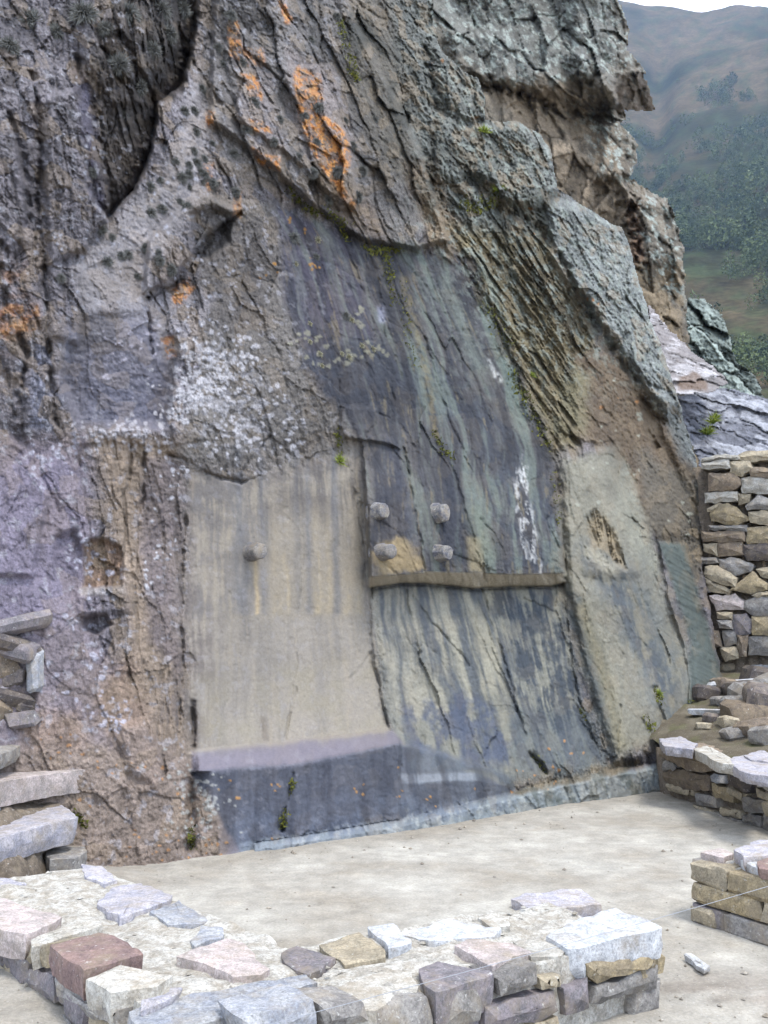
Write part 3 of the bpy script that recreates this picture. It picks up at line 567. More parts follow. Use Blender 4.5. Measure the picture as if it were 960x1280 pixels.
# bench: dark blue run-off, pale foot
runs([(262, 966), (360, 960), (498, 933), (640, 985), (640, 1000), (300, 1064), (268, 1010)], C(86, 89, 102), .7, sst(-.1, .3, strk + .3 * mott)); runs([(280, 1000), (640, 980), (640, 1010), (300, 1066)], C(128, 138, 158), .6, sst(-.2, .3, mott) * sst(1000, 1050, PY + (PX - 300) * .17))
runs([(500, 930), (640, 985), (640, 1020), (500, 1040)], C(120, 126, 138), .5, sst(-.1, .3, -strk))
runs([(640, 990), (830, 955), (830, 1010), (640, 1040)], C(110, 116, 114), .8, sst(.05, .2, sl2 * .6)); runs([(340, 1050), (830, 955), (830, 1010), (340, 1090)], C(190, 192, 190), .5, sst(0, .3, mot2))

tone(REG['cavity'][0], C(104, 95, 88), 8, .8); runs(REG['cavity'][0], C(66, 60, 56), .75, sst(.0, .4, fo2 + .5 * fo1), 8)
# tone of the raw beds: cell to cell, plus grain
cellv = .16 * (bkr - .5) * np.clip(aB * 25, 0, 1) + .22 * (for_ - .5) * np.clip(aF * 30, 0, 1) + .20 * (slr - .5) * np.clip(aS * 20, 0, 1) + .35 * (rbr - .5) * np.clip(aR * 12, 0, 1)
rough = np.clip((aF + aS + aR + aB) * 14, .25, 1); G.grain[:] = np.clip(rough * 1.1 - .1, .28, 1)
col *= np.clip(1 + cellv * 1.4 + rough * (.35 * mott + .45 * mot2), .35, 1.7)[..., None]
col += (np.clip(crev, 0, 1) * .38)[..., None] * (C(82, 74, 66) - col)
gr1 = fbm(b5 / .025, a5 / .12, 3, 64, .65); gr2 = fbm(U * 28, V * 28, 3, 65, .65)
col *= np.clip(1 + rough * (.5 * gr1 * np.clip(aF * 25, .3, 1) + .45 * gr2), .45, 1.6)[..., None]
# tan freshly broken stone on some cells of the rough beds, weathered dark on others
rk = rough * (PX > -500)
tanm = sst(.60, .72, bkr2 + .35 * mott) * np.clip(aB * 22, 0, 1); col += (tanm * .45)[..., None] * (C(170, 150, 124) - col)
drk = sst(.28, .5, -mott + .4 * mot2) * np.clip((aB + aS) * 14, 0, 1); col += (drk * .5)[..., None] * (C(84, 80, 80) - col)
# grey-green crust lichen of the upper right, pale specks everywhere rough
le = fbm(U * 7, V * 7, 5, 61, .65); up_r = sst(470, 600, PX + PY * .0) * sst(640, 380, PY)
m = sst(.05, .18, le) * up_r * rough * sst(560, 430, PY); col += (m * .7)[..., None] * (C(168, 176, 170) - col)
m = sst(.06, .16, fbm(U * 9, V * 9, 5, 63, .65)) * sst(640, 690, PX) * sst(620, 520, PY - .0 * PX) * sst(0, 40, PX - (690 + (PY - 260) * .58)); col += (m * .6)[..., None] * (C(196, 200, 198) - col)
m = sst(.22, .30, fbm(U * 9, V * 9, 4, 62, .6)) * rough * sst(560, 300, PX); col += (m * .55)[..., None] * (C(196, 194, 200) - col)
# white spot lichen in rosettes over the bulge left of centre, fewer elsewhere
def rosettes(pts, spread, n, c, r0, r1, seed, a=.9):
    rr = random.Random(seed)
    for _ in range(n):
        bx_, by_ = rr.choice(pts); x = bx_ + rr.gauss(0, spread); y = by_ + rr.gauss(0, spread); r = rr.uniform(r0, r1)
        k = G.sl([(x, y)], r * 2 + 3)
        if G.PX[k].size == 0: continue
        d = np.hypot((PX[k] - x) * rr.uniform(.7, 1.3), PY[k] - y) + 2.4 * mot2[k] + 2.2 * gr2[k]
        mm = sst(r, r * .55, d) * a; col[k] += mm[..., None] * (np.asarray(c) - col[k]); G.H[k] += mm * .004
W_ = C(216, 213, 216)
rosettes([(260, 440), (275, 460), (250, 480), (230, 500), (270, 500), (300, 520), (330, 510), (290, 545), (285, 470), (240, 460)], 20, 330, W_, 1.2, 4.6, 1, .75)
k, m = G.pm([(225, 450), (270, 415), (305, 450), (345, 505), (330, 545), (285, 560), (215, 530), (205, 510)], 20, 2); m = m * sst(.02, .2, fbm(U[k] * 6, V[k] * 6, 5, 66, .72)) * .6; col[k] += m[..., None] * (C(200, 197, 200) - col[k])
rosettes([(215, 515), (235, 500), (250, 490)], 9, 70, W_, 2, 5, 2); rosettes([(365, 520), (365, 555), (305, 445)], 10, 40, W_, 2, 4, 3)
rosettes([(200, 690), (190, 720), (210, 600), (230, 590), (195, 640)], 10, 34, C(214, 212, 216), 1.6, 3.4, 4, .8); rosettes([(150, 540), (120, 545), (170, 545), (190, 550)], 10, 110, C(206, 202, 206), 1.6, 4, 5, .7)
rosettes([(60, 850), (120, 830), (130, 880), (100, 790), (150, 900), (120, 700), (95, 690), (50, 570), (90, 560)], 14, 130, C(206, 204, 216), 1.6, 4.2, 6, .7)
rosettes([(450, 400), (400, 450), (385, 425), (430, 445), (460, 440)], 10, 36, C(176, 172, 150), 2.2, 4.8, 7, .7); rosettes([(150, 450), (165, 430), (130, 470), (215, 430)], 18, 40, C(196, 190, 200), 1.4, 3.6, 8, .7)
rosettes([(245, 990), (262, 1005), (225, 970), (250, 1030)], 14, 90, C(196, 196, 190), 1.5, 3.6, 9, .7); rosettes([(780, 520), (760, 600), (800, 480), (850, 650)], 24, 30, C(180, 180, 168), 1.8, 4, 10, .7)
rosettes([(60, 300), (180, 340), (250, 380), (220, 260), (120, 200)], 30, 90, C(196, 196, 206), 1.4, 3.6, 15, .7)
# orange lichen sheets and dots
om = sst(-.06, .12, fbm(U * 9, V * 9, 6, 71, .75)); ot = np.clip(.5 + fbm(U * 16, V * 16, 4, 72, .7), 0, 1)[..., None]; OT = C(196, 120, 66) + ot * (C(222, 170, 104) - C(196, 120, 66)); OR = C(212, 142, 82)
for pl, a in (([(285, 30), (296, 25), (302, 60), (300, 74), (287, 70)], .95), ([(302, 92), (318, 92), (330, 118), (328, 126), (312, 118)], .95), ([(312, 148), (336, 158), (340, 168), (318, 164)], .95),
              ([(316, 184), (330, 192), (350, 196), (350, 214), (334, 210), (318, 200)], 1.0), ([(374, 82), (400, 96), (405, 124), (388, 140), (368, 122), (366, 96)], .85),
              ([(370, 130), (400, 142), (415, 150), (436, 172), (438, 198), (428, 232), (446, 256), (440, 264), (420, 236), (400, 206), (380, 170)], 1.1),
              ([(348, 0), (356, 0), (366, 28), (356, 30)], .95), ([(258, 140), (268, 138), (268, 158), (258, 158)], .9), ([(256, 205), (266, 205), (266, 238), (258, 240)], .7),
              ([(214, 362), (236, 348), (244, 360), (228, 380), (214, 384)], .85), ([(202, 424), (216, 420), (220, 446), (210, 448)], .75), ([(294, 240), (302, 240), (300, 272), (292, 270)], .6),
              ([(300, 60), (330, 60), (332, 84), (310, 80)], .5), ([(-60, 380), (46, 380), (52, 410), (0, 420), (-60, 420)], .55)):
    k, mm = G.pm(pl, 3); mm = np.clip(mm * a * np.clip(om[k] + .12, 0, 1), 0, 1); col[k] += mm[..., None] * (OT[k] * 1.25 - col[k])
rosettes([(60, 935), (80, 930), (130, 960), (175, 960), (200, 975), (125, 990), (160, 1060), (190, 1065), (235, 1050), (230, 1000), (250, 1060), (270, 1070)], 14, 60, C(206, 152, 98), 1.0, 2.4, 11, .7)
rosettes([(280, 980), (282, 1000), (285, 1050), (347, 984), (345, 1040), (450, 985), (495, 960), (500, 990), (540, 1000), (600, 985), (352, 1046)], 5, 26, C(206, 156, 96), 1.0, 1.9, 12, .8)
rosettes([(690, 950), (700, 935), (690, 970), (730, 960), (640, 985), (660, 970)], 8, 16, C(206, 152, 98), 1.0, 2, 13, .8); rosettes([(375, 285), (380, 310), (395, 330), (350, 330), (372, 280)], 10, 14, C(206, 150, 70), 1.2, 2.8, 14, .8)
rosettes([(620, 130), (600, 95), (680, 290), (770, 500), (560, 60), (745, 385)], 14, 22, C(196, 140, 90), 1.2, 3, 16, .7)
# black-grey beard lichen darkening the top left
bl = sst(-.02, .22, fbm(U * 2.6, V * 1.6, 4, 81) + .25 * mot2)
G.paint([(90, -130), (250, -130), (242, 40), (235, 110), (190, 130), (130, 100), (70, 40)], C(66, 64, 64), .7, 16, bl); G.paint([(130, 120), (190, 130), (170, 230), (135, 250)], C(66, 62, 60), .6, 10, bl)
G.paint([(-170, -130), (80, -130), (60, 60), (-170, 60)], C(84, 82, 88), .5, 20, bl); G.paint([(280, -130), (460, -130), (460, 130), (400, 60), (290, 40)], C(74, 74, 72), .6, 14, bl)
G.paint([(430, 20), (480, 20), (560, 140), (600, 260), (540, 260), (480, 160)], C(70, 72, 66), .6, 14, bl); G.paint([(600, 210), (690, 240), (700, 300), (640, 320), (590, 270)], C(66, 64, 52), .6, 12, bl)
# dark weathering skin: broad charcoal sheets on the open faces, olive cast to the right
skin = sst(-.05, .35, fbm(U * .9, V * .6, 4, 86) + .35 * strk); col *= (1 - .22 * skin * sst(700, 560, PY))[..., None]
ol = sst(380, 620, PX)[..., None]; col *= .67 * (1 + ol * (np.array([1.0, 1.0, .93], f32) - 1))
k, m = G.pm(DF, 14, 2); col[k] *= (1 - .22 * m)[..., None]
k, m = G.pm(RP['panel'], 14, 2); col[k] *= (1 - m * (.0 + .16 * sst(-.3, .4, mott + .4 * mot2)[k]))[..., None]
k, m = G.pm([(236, 941), (330, 933), (484, 914), (503, 930), (360, 960), (240, 968)], 3); col[k] *= (1 + .06 * m)[..., None]  # seat top brightened in colour to read as lit
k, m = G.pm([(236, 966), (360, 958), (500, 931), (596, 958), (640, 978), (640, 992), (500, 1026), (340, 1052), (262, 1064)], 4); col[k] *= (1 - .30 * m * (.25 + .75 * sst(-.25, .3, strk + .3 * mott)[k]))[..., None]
k, m = G.pm([(498, 967), (598, 963), (606, 976), (510, 981)], 3); col[k] *= (1 - .12 * m)[..., None]
G.streak([(246, 967), (360, 958.5), (430, 946.5), (499, 931)], 1.8, C(112, 112, 122), .45, sst(-.25, .25, mot2)); G.streak([(246, 938), (330, 931), (480, 914)], 3.2, C(150, 142, 130), .4); G.streak([(503, 929), (560, 944), (596, 958)], 1.6, C(112, 116, 124), .4, sst(-.25, .25, mot2))  # painted highlights on worn bench and step edges; pale dust at the panel foot
umf = sst(-1, 1.5, dF) * sst(1.5, -1, dB) * xm * (.7 + .3 * sst(-.3, .2, mott + .6 * strk2)); col += (umf * .9)[..., None] * (C(180, 169, 148) - col)  # tan lintel underside, painted brighter to offset its shade
np.clip(col, .012, .85, out=col)
carved = empty('carved_rock', (float(P0[0] + .5), float(P0[1]), 0), label='huge carved grey rock face with polished tan panel, stepped lintel and low bench', category='carved rock')
def child(name, me, mat, parent):
    o = link(name, me, mat, parent); o.matrix_parent_inverse = parent.matrix_world.inverted() if False else o.matrix_parent_inverse
    o.location = -np.array(parent.location) if o.location.length == 0 else o.location
    return o
PARTS = [('alcove', [(84, 405), (120, 392), (200, 392), (222, 450), (212, 500), (205, 533), (95, 535), (78, 480)]), ('niche', [(104, 684), (112, 674), (134, 672), (152, 684), (156, 737), (102, 738)]), ('niche', [(100, 770), (132, 766), (142, 782), (122, 794), (102, 790)]),
    ('polished_panel', [(236, 640), (210, 572), (262, 594), (300, 604), (326, 594), (345, 562), (420, 542), (452, 560), (463, 735), (484, 910), (330, 929), (240, 937), (232, 800)]),
    ('lintel_slab', [(430, 506), (500, 500), (560, 490), (670, 500), (690, 560), (706, 716), (704, 730), (606, 736), (500, 730), (463, 736), (452, 560)]),
    ('lower_slab', [(465, 736), (500, 731), (606, 737), (704, 731), (726, 890), (740, 930), (640, 966), (596, 954), (505, 923), (486, 908)]),
    ('bench', [(238, 939), (330, 930), (484, 911), (596, 955), (640, 972), (640, 990), (500, 1024), (340, 1050), (262, 1062), (250, 1000)]),
    ('plinth', [(300, 1060), (340, 1052), (500, 1026), (640, 992), (700, 977), (770, 962), (832, 953), (834, 1062), (700, 1082), (480, 1122), (300, 1142)]),
    ('leaning_slab', [(700, 572), (728, 560), (772, 558), (800, 640), (832, 730), (860, 822), (866, 905), (836, 928), (802, 950), (772, 950), (735, 850), (712, 740)]),
    ('layered_slab', [(824, 678), (850, 682), (882, 735), (892, 800), (902, 850), (862, 885), (860, 822), (832, 730)])]
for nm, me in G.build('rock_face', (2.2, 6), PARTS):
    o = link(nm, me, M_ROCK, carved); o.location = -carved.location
# bosses left standing on the dressed faces ---------------------------
def boss_mesh(r, L, sides=9, seed=0, stretch=1.0):
    """a stubby stone peg, tapering, with a chipped flat end; +Z points out of the wall"""
    rr = random.Random(seed); bm = bmesh.new(); rings = []
    prof = [(-.10, 1.3), (0, 1.2), (L * .12, 1.06), (L * .5, 1.0), (L * .88, .95), (L * .97, .88), (L, .76)]
    jit = [(rr.uniform(.86, 1.12), rr.uniform(-.12, .12)) for _ in range(sides)]
    for z, f in prof:
        ring = []
        for k in range(sides):
            a = 2 * math.pi * (k + jit[k][1]) / sides; q = r * f * (1 + (jit[k][0] - 1) * .6) * rr.uniform(.985, 1.015)
            ring.append(bm.verts.new((q * math.cos(a), q * math.sin(a) * stretch, z + rr.uniform(-.003, .003))))
        rings.append(ring)
    for a, b in zip(rings[:-1], rings[1:]):
        for k in range(sides): bm.faces.new((a[k], a[(k + 1) % sides], b[(k + 1) % sides], b[k]))
    bm.faces.new(rings[-1]); bm.faces.new(list(reversed(rings[0])))
    bmesh.ops.recalc_face_normals(bm, faces=bm.faces)
    me = bpy.data.meshes.new('boss'); bm.to_mesh(me); bm.free(); me.polygons.foreach_set('use_smooth', [True] * len(me.polygons)); me.set_sharp_from_angle(angle=R(38)); return me
BS1 = stone_material('boss_stone', C(140, 134, 126), .1, C(116, 114, 116), .5, 14); BS2 = stone_material('boss_stone_dark', C(104, 104, 112), .1, C(150, 146, 138), .5, 16)
for i, (px, py, r, L, mt, st) in enumerate(((314, 690, .080, .20, BS1, 1.0), (472, 640, .070, .12, BS2, 1.2), (546, 643, .074, .15, BS2, 1.35), (477, 690, .078, .17, BS1, 1.0), (550, 691, .078, .14, BS2, 1.05))):
    o = link('boss', boss_mesh(r, L, 14, 40 + i, st), mt, carved)
    p = G.at(px, py); d = Vector(NH) + Vector((0, -.05, -.02))
    o.location = Vector(p) - carved.location; o.rotation_euler = d.to_track_quat('Z', 'Y').to_euler()

# ================================================================== CLIFF BEHIND, with its nose of rock
OB = [(470, -130), (768, -130), (772, -20), (778, 10), (788, 40), (786, 62), (804, 84), (812, 108), (819, 136), (806, 141), (784, 139), (779, 152), (786, 168), (797, 176),
      (796, 206), (788, 222), (812, 236), (836, 250), (848, 280), (856, 318), (858, 380), (862, 430), (868, 470), (850, 520), (780, 500), (600, 300), (500, 120)]
nB = np.array([.42, -.88, .16]); Bk = RockGrid(OB, at_y(760, 300, 18.5), nB, 1.6, 6.0, 3)
u, v = Bk.U, Bk.V; x, y = Bk.PX, Bk.PY
wu2, wv2 = fbm(u * .8, v * .8, 3, 301) * .22, fbm(u * .8, v * .8, 3, 302) * .22
c1, ce1, cr1 = facet((u + wu2) / .55, (v + wv2) / 1.1, 303, 1.1); c2, ce2, cr2 = facet((u + wu2) / .2, (v + wv2) / .3, 304); c3, _, _ = facet((u + wu2) / .09, (v + wv2) / .11, 305)
m1 = fbm(u * 2.2, v * 2.2, 5, 306, .62); m2 = fbm(u * 7, v * 7, 4, 307, .65)
c4, ce4, cr4 = facet((u + .15 * v) / 1.3, v / 1.9, 311, .9); Bk.H += .30 * c4 + .12 * c1 + .045 * c2 + .02 * c3 + .05 * m1 + .03 * m2 - .05 * np.exp(-(ce1 / .06) ** 2) + .4 * fbm(u * .5, v * .5, 2, 308)
Bk.raise_([(700, -130), (770, -130), (790, 60), (819, 136), (770, 136), (720, 90)], .7, 14); k, m = Bk.pm([(770, 90), (806, 88), (814, 108), (824, 142), (768, 142)], 3); Bk.H[k] += m * (.72 - .010 * (y[k] - 88) + .12 * c2[k] + .05 * m2[k] - Bk.H[k])
Bk.raise_([(760, 140), (800, 180), (794, 220), (745, 225)], .35, 8); Bk.raise_([(778, 232), (850, 260), (862, 470), (800, 480), (786, 330)], .5, 8)
Bk.raise_([(560, 40), (700, 40), (768, 92), (760, 130), (640, 110), (570, 90)], .35, 10); Bk.crack([(560, 100), (640, 112), (700, 140), (765, 150)], 8, .3); Bk.crack([(785, 240), (792, 290), (800, 330)], 9, .4)
col = Bk.col; col[:] = C(126, 118, 104)
Bk.paint([(600, 90), (720, 100), (790, 230), (790, 330), (700, 250), (640, 160)], C(154, 138, 116), .9, 18); Bk.paint([(480, -130), (780, -130), (770, 90), (620, 100), (560, 60)], C(120, 122, 116), .8, 18)
Bk.paint([(786, 320), (856, 330), (862, 470), (800, 480)], C(132, 116, 92), .9, 10); Bk.paint([(782, 250), (800, 250), (806, 330), (788, 330)], C(112, 88, 68), .9, 5)
col *= np.clip(1 + .5 * (cr1 - .5) + .5 * m1 + .4 * m2, .4, 1.6)[..., None]
lm = sst(.02, .16, fbm(u * 4, v * 4, 5, 309, .72)) * sst(.2, .5, cr2 + .3)
for pl, a in (([(480, -130), (790, -130), (790, 80), (810, 95), (770, 92), (640, 108), (560, 80)], .8), ([(745, 140), (800, 150), (798, 225), (750, 225)], .8), ([(790, 232), (850, 250), (860, 380), (812, 350)], .95), ([(700, 120), (770, 150), (790, 230), (740, 200)], .5)):
    Bk.paint(pl, C(176, 184, 174), a, 10, lm)
Bk.paint([(770, 92), (806, 90), (814, 108), (824, 142), (768, 142)], C(112, 97, 82) * .8, .85, 5, sst(-.5, .1, m1 + m2)); dk = sst(.12, .3, fbm(u * 3, v * 2, 4, 310, .6)); col += (dk * .6)[..., None] * (C(62, 58, 50) - col); col *= np.clip(1 + .5 * fbm(u * 18, v * 18, 3, 312, .7), .5, 1.5)[..., None] * .72; np.clip(col, .012, .8, out=col)
cliff = empty('cliff', tuple(at_y(700, 560, 17.5)), label='tall lichen-blotched brown cliff with jutting nose behind the carved rock', category='cliff')
o = link('cliff_face', Bk.build('cliff_face', (3.0, 6)), M_BACK, cliff); o.location = -cliff.location

# pale bedrock sloping up behind the dry stone wall, and the lichened crag beyond it
def outcrop(name, outline, p0, n, base, pale, step, label, amp=.12, seed=400, plants=None, cell=.5):
    g = RockGrid(outline, p0, n, step, 4.0, seed); u, v = g.U, g.V
    wq = fbm(u * 1.2, v * 1.2, 4, seed, .6) * .5
    a, ae, ar = facet((u + .9 * v + wq) / cell, (v - .25 * u + wq) / (cell * 1.5), seed + 1, 1.0); b_, be, br = facet((u + .9 * v + wq) / (cell * .3), (v + wq) / (cell * .45), seed + 2)
    mm = fbm(u * 2.5, v * 2.5, 5, seed + 3, .62); m3 = fbm(u * 9, v * 9, 4, seed + 4, .65)
    g.H += amp * a * .8 + amp * .2 * b_ + amp * .35 * m3 + amp * 1.2 * fbm(u * .9, v * .9, 3, seed + 5) - amp * .4 * np.exp(-(ae / .06) ** 2)
    g.col[:] = base; t = sst(-.1, .25, mm + .5 * (ar - .5)); g.col += (t * .9)[..., None] * (np.asarray(pale) - g.col)
    g.col *= np.clip(1 + .5 * (br - .5) + .5 * m3, .5, 1.5)[..., None]; np.clip(g.col, .012, .8, out=g.col)
    return g
bo = outcrop('bedrock', [(806, 372), (830, 404), (868, 440), (905, 468), (912, 480), (885, 492), (845, 494), (820, 440)], at_y(860, 470, 14.9), np.array([.1, -.62, .78]), C(128, 122, 120), C(176, 172, 172), 1.3, '', .05, 410, cell=.7)
e1 = empty('bedrock_ledge', tuple(at_y(870, 492, 14.8)), label='smooth pale sloping bedrock ledge below the lichen-blotched cliff', category='rock')
k, m = bo.pm([(848, 474), (866, 464), (884, 476), (884, 488), (848, 488)], 2.5); bo.col[k] += (m * .8)[..., None] * (C(112, 92, 76) - bo.col[k])
o = link('rock_surface', bo.build('rock_surface', (1.0, 4)), M_BACK, e1); o.location = -e1.location
b2 = outcrop('bedrock', [(838, 496), (905, 484), (935, 492), (968, 500), (1120, 540), (1120, 600), (960, 592), (876, 590), (858, 540)], at_y(905, 570, 14.5), np.array([.05, -.66, .75]), C(104, 105, 112), C(158, 159, 164), 1.3, '', .07, 420, cell=.6)
e2 = empty('bedrock_slope', tuple(at_y(905, 580, 14.4)), label='bluish white fissured bedrock slope above the dry stone wall', category='rock')
o = link('rock_surface', b2.build('rock_surface', (1.0, 4)), M_BACK, e2); o.location = -e2.location
b3 = outcrop('crag', [(858, 372), (880, 372), (902, 392), (912, 420), (920, 450), (945, 470), (958, 500), (900, 500), (868, 480), (855, 430)], at_y(895, 450, 21.0), np.array([.2, -.9, .35]), C(104, 112, 106), C(146, 156, 148), 1.3, '', .30, 430, cell=.8)
e3 = empty('crag', tuple(at_y(895, 500, 21)), label='dark green-grey lichened crag beyond the pale bedrock ledge', category='rock')
o = link('rock_surface', b3.build('rock_surface', (2.0, 4)), M_BACK, e3); o.location = -e3.location
# thin stone sill laid along the top of the slope

# ================================================================== MOUNTAIN AND FOREST
def terrain_z(X, Y):
    D = np.hypot(X, Y); b = np.degrees(np.arctan2(X, Y))
    z = np.interp(D, [0, 40, 120, 260, 330, 470, 700, 950, 1150, 1400, 2200], [-6, -6, 14, 78, 120, 212, 384, 602, 792, 740, 500])
    fade = sst(150, 420, D)
    z = z + fade * ((.05 - .033 * sst(700, 1000, D)) * D * fbm(X / 260, Y / 260, 5, 501, .55) + .022 * D * (np.abs(fbm(X / 130 + 3, Y / 130, 4, 502)) - .15) - .02 * D * np.exp(-((b - 17.0 - .002 * (D - 500)) / .9) ** 2) * sst(450, 640, D) * sst(1120, 900, D))
    z = z + sst(800, 1130, D) * (7.0 * (15.5 - b) + 44)
    return z
na, nr = 240, 330
bear = np.radians(np.linspace(-30, 50, na)); dist = 30 * (1900 / 30.) ** np.linspace(0, 1, nr)
Bb, Dd = np.meshgrid(bear, dist); Xt = np.sin(Bb) * Dd; Yt = np.cos(Bb) * Dd; Zt = terrain_z(Xt, Yt)
ix = np.arange(nr * na).reshape(nr, na); qd = np.stack([ix[:-1, :-1], ix[:-1, 1:], ix[1:, 1:], ix[1:, :-1]], -1).reshape(-1, 4)
veg = sst(-.15, .15, fbm(Xt / 90, Yt / 90, 5, 510, .62)); hi = sst(560, 800, Dd + 160 * fbm(Xt / 200, Yt / 200, 3, 511))
cg, cb, cf = C(54, 56, 40), C(92, 80, 60), C(110, 96, 76)
ct = cg + veg[..., None] * (cb - cg) * .55; ct = ct + (hi * sst(-.2, .3, fbm(Xt / 140, Yt / 140, 4, 512)))[..., None] * (C(98, 86, 66) - ct) * .8
ct = ct + (sst(330, 260, Dd) * sst(-.3, .2, fbm(Xt / 40, Yt / 40, 3, 513)))[..., None] * (cf - ct) * .9
shr = sst(.05, .2, fbm(Xt / 14, Yt / 14, 4, 514, .7)); ct = ct + (shr * .6)[..., None] * (C(62, 72, 48) - ct)
m, nt, b = new_mat('mountain_ground'); at = nd(nt, 'ShaderNodeAttribute', attribute_name='col'); vv = pos_vec(nt)
n1 = noise_n(nt, .35, 6, .7, vv); n2 = noise_n(nt, .06, 5, .65, vv)
c = mixc(nt, at.outputs['Color'], ramp(nt, n1, [(.3, .5), (.7, 1.4)]), .8, 'MULTIPLY'); c = mixc(nt, c, ramp(nt, n2, [(.3, .65), (.7, 1.3)]), .8, 'MULTIPLY')
nt.links.new(c, b.inputs['Base Color']); b.inputs['Roughness'].default_value = 1; b.inputs['Specular IOR Level'].default_value = 0
link('mountain', np_mesh('mountain', np.stack([Xt, Yt, Zt], -1).reshape(-1, 3), qd, ct.reshape(-1, 3)), m, kind='structure')

def leaf_mat(name, c1, c2, c3=None):
    m, nt, b = new_mat(name); v = pos_vec(nt); at = nd(nt, 'ShaderNodeAttribute', attribute_name='tone')
    c = mixc(nt, c1, c2, at.outputs['Fac']); nt.links.new(c, b.inputs['Base Color']); b.inputs['Roughness'].default_value = .8; b.inputs['Specular IOR Level'].default_value = .15
    return m
# far wood on the slope: every tree a cluster of leaf clumps round a short trunk, all joined (it reads as one mass)
rs = np.random.RandomState(21)
tx, ty, tz, th_, tt = [], [], [], [], []
n = 0
while n < 3000:
    bb = math.radians(rs.uniform(12, 27)); d = rs.uniform(210, 900); X_ = math.sin(bb) * d; Y_ = math.cos(bb) * d
    dens = 2.4 * float(fbm(np.array([X_ / 45]), np.array([Y_ / 45]), 4, 520)[0]) + .05
    dens += .35 * (1 - abs((d - 460) / 200)) + (.12 if d < 320 else 0) - (.42 if d > 680 else 0)
    if dens < rs.uniform(-.15, .2): continue
    tx.append(X_); ty.append(Y_); th_.append((rs.uniform(3.5, 9) + (rs.uniform(2, 7) if rs.rand() < .3 else 0)) * (.8 if d < 300 else 1)); tt.append(rs.rand()); n += 1
tx, ty, th_, tt = map(np.array, (tx, ty, th_, tt)); tz = terrain_z(tx, ty)
K = 130; N = len(tx)
q3 = rs.normal(size=(N, K, 3)); q3 /= np.linalg.norm(q3, axis=-1, keepdims=True); q3 *= rs.uniform(.35, 1, (N, K, 1)) ** .6
q3[..., 0] *= .34; q3[..., 1] *= .34; q3[..., 2] *= .42
taper = 1 - .45 * (q3[..., 2:3] + .4); q3[..., :2] *= taper * rs.uniform(.75, 1.25, (N, 1, 1))
cen = q3 * th_[:, None, None] + np.stack([tx, ty, tz + th_ * .58], -1)[:, None]
sz = th_[:, None, None, None] * rs.uniform(.02, .05, (N, K, 1, 1)); tri = rs.normal(size=(N, K, 3, 3)) * sz
vt = (cen[:, :, None] + tri).reshape(-1, 3); tris = np.arange(len(vt)).reshape(-1, 3)
me = np_mesh('forest', vt, None, None, False, tris)
a = me.attributes.new('tone', 'FLOAT', 'POINT'); a.data.foreach_set('value', np.repeat(np.clip(tt[:, None] * .75 + rs.uniform(0, .4, (N, K)) - .05, 0, 1), 3).astype(f32).ravel())
link('hillside_forest', me, leaf_mat('far_leaves', C(46, 62, 46), C(104, 114, 74)), kind='stuff', label='dark green wood covering the far mountainside', category='forest')

# ================================================================== GROUND
def ax(*segs):
    out = []
    for a, b_, n in segs: out += list(np.linspace(a, b_, n, endpoint=False))
    return np.array(out + [segs[-1][1]])
gx = ax((-60, -6, 14), (-6, -3.4, 30), (-3.4, 4.6, 260), (4.6, 8, 30), (8, 60, 14)); gy = ax((-20, 1.5, 14), (1.5, 3.5, 30), (3.5, 11, 250), (11, 16, 40), (16, 60, 12))
Xg, Yg = np.meshgrid(gx, gy)
def ground_z(X, Y):
    X = np.asarray(X, f32); Y = np.asarray(Y, f32)
    near = sst(14, 9, np.hypot(X, Y - 5))
    z = .018 * fbm(X * .9, Y * .9, 4, 601) + near * .010 * fbm(X * 5, Y * 5, 4, 602)
    # dirt heaped against the foot of the left steps, trodden muddy hollow by the wall end
    z = z + .30 * np.exp(-(((X + 2.75) / .62) ** 2 + ((Y - 6.35) / .55) ** 2)) + .05 * np.exp(-(((X + 2.0) / .4) ** 2 + ((Y - 6.6) / .35) ** 2))
    z = z + .12 * sst(-.9, -1.5, X) * sst(5.4, 4.6, Y + .5 * (X + 1.9))
    z = z - .05 * np.exp(-(((X - 1.9) / .8) ** 2 + ((Y - 4.2) / .5) ** 2)) + .02 * near * np.abs(fbm(X * 2 + Y, Y * 5 - X * 2, 3, 603)) * sst(.9, 1.6, X) * sst(5.3, 4.6, Y)
    z = z - sst(18, 40, np.hypot(X, Y)) * 1.5
    return z
Zg = ground_z(Xg, Yg)
ix = np.arange(Xg.size).reshape(Xg.shape); qd = np.stack([ix[:-1, :-1], ix[:-1, 1:], ix[1:, 1:], ix[1:, :-1]], -1).reshape(-1, 4)
cgd = np.empty(Xg.shape + (3,)); cgd[:] = C(176, 170, 158) 
gm = fbm(Xg * 1.1, Yg * 1.1, 5, 610, .6); gm2 = fbm(Xg * 4, Yg * 4, 4, 611, .6)
cgd += (sst(-.25, .45, gm) * .6)[..., None] * (C(196, 192, 181) - cgd); cgd += (sst(.0, .5, -gm + .4 * gm2) * .6)[..., None] * (C(152, 143, 128) - cgd)
mud = sst(.9, 1.5, Xg) * sst(5.2, 4.5, Yg) * sst(-.25, .2, fbm(Xg * 1.5 + Yg, Yg * 4 - Xg, 4, 612)); cgd += (mud * .75)[..., None] * (C(128, 116, 104) - cgd)
foot_strip = sst(.55, .0, np.abs((Xg + 1.46) * .591 - (Yg - 7.3) * .807 - .1)) * sst(-2, -1, Xg) * .6; cgd += foot_strip[..., None] * (C(150, 142, 128) - cgd)  # ground darker in a strip along the foot of the rock
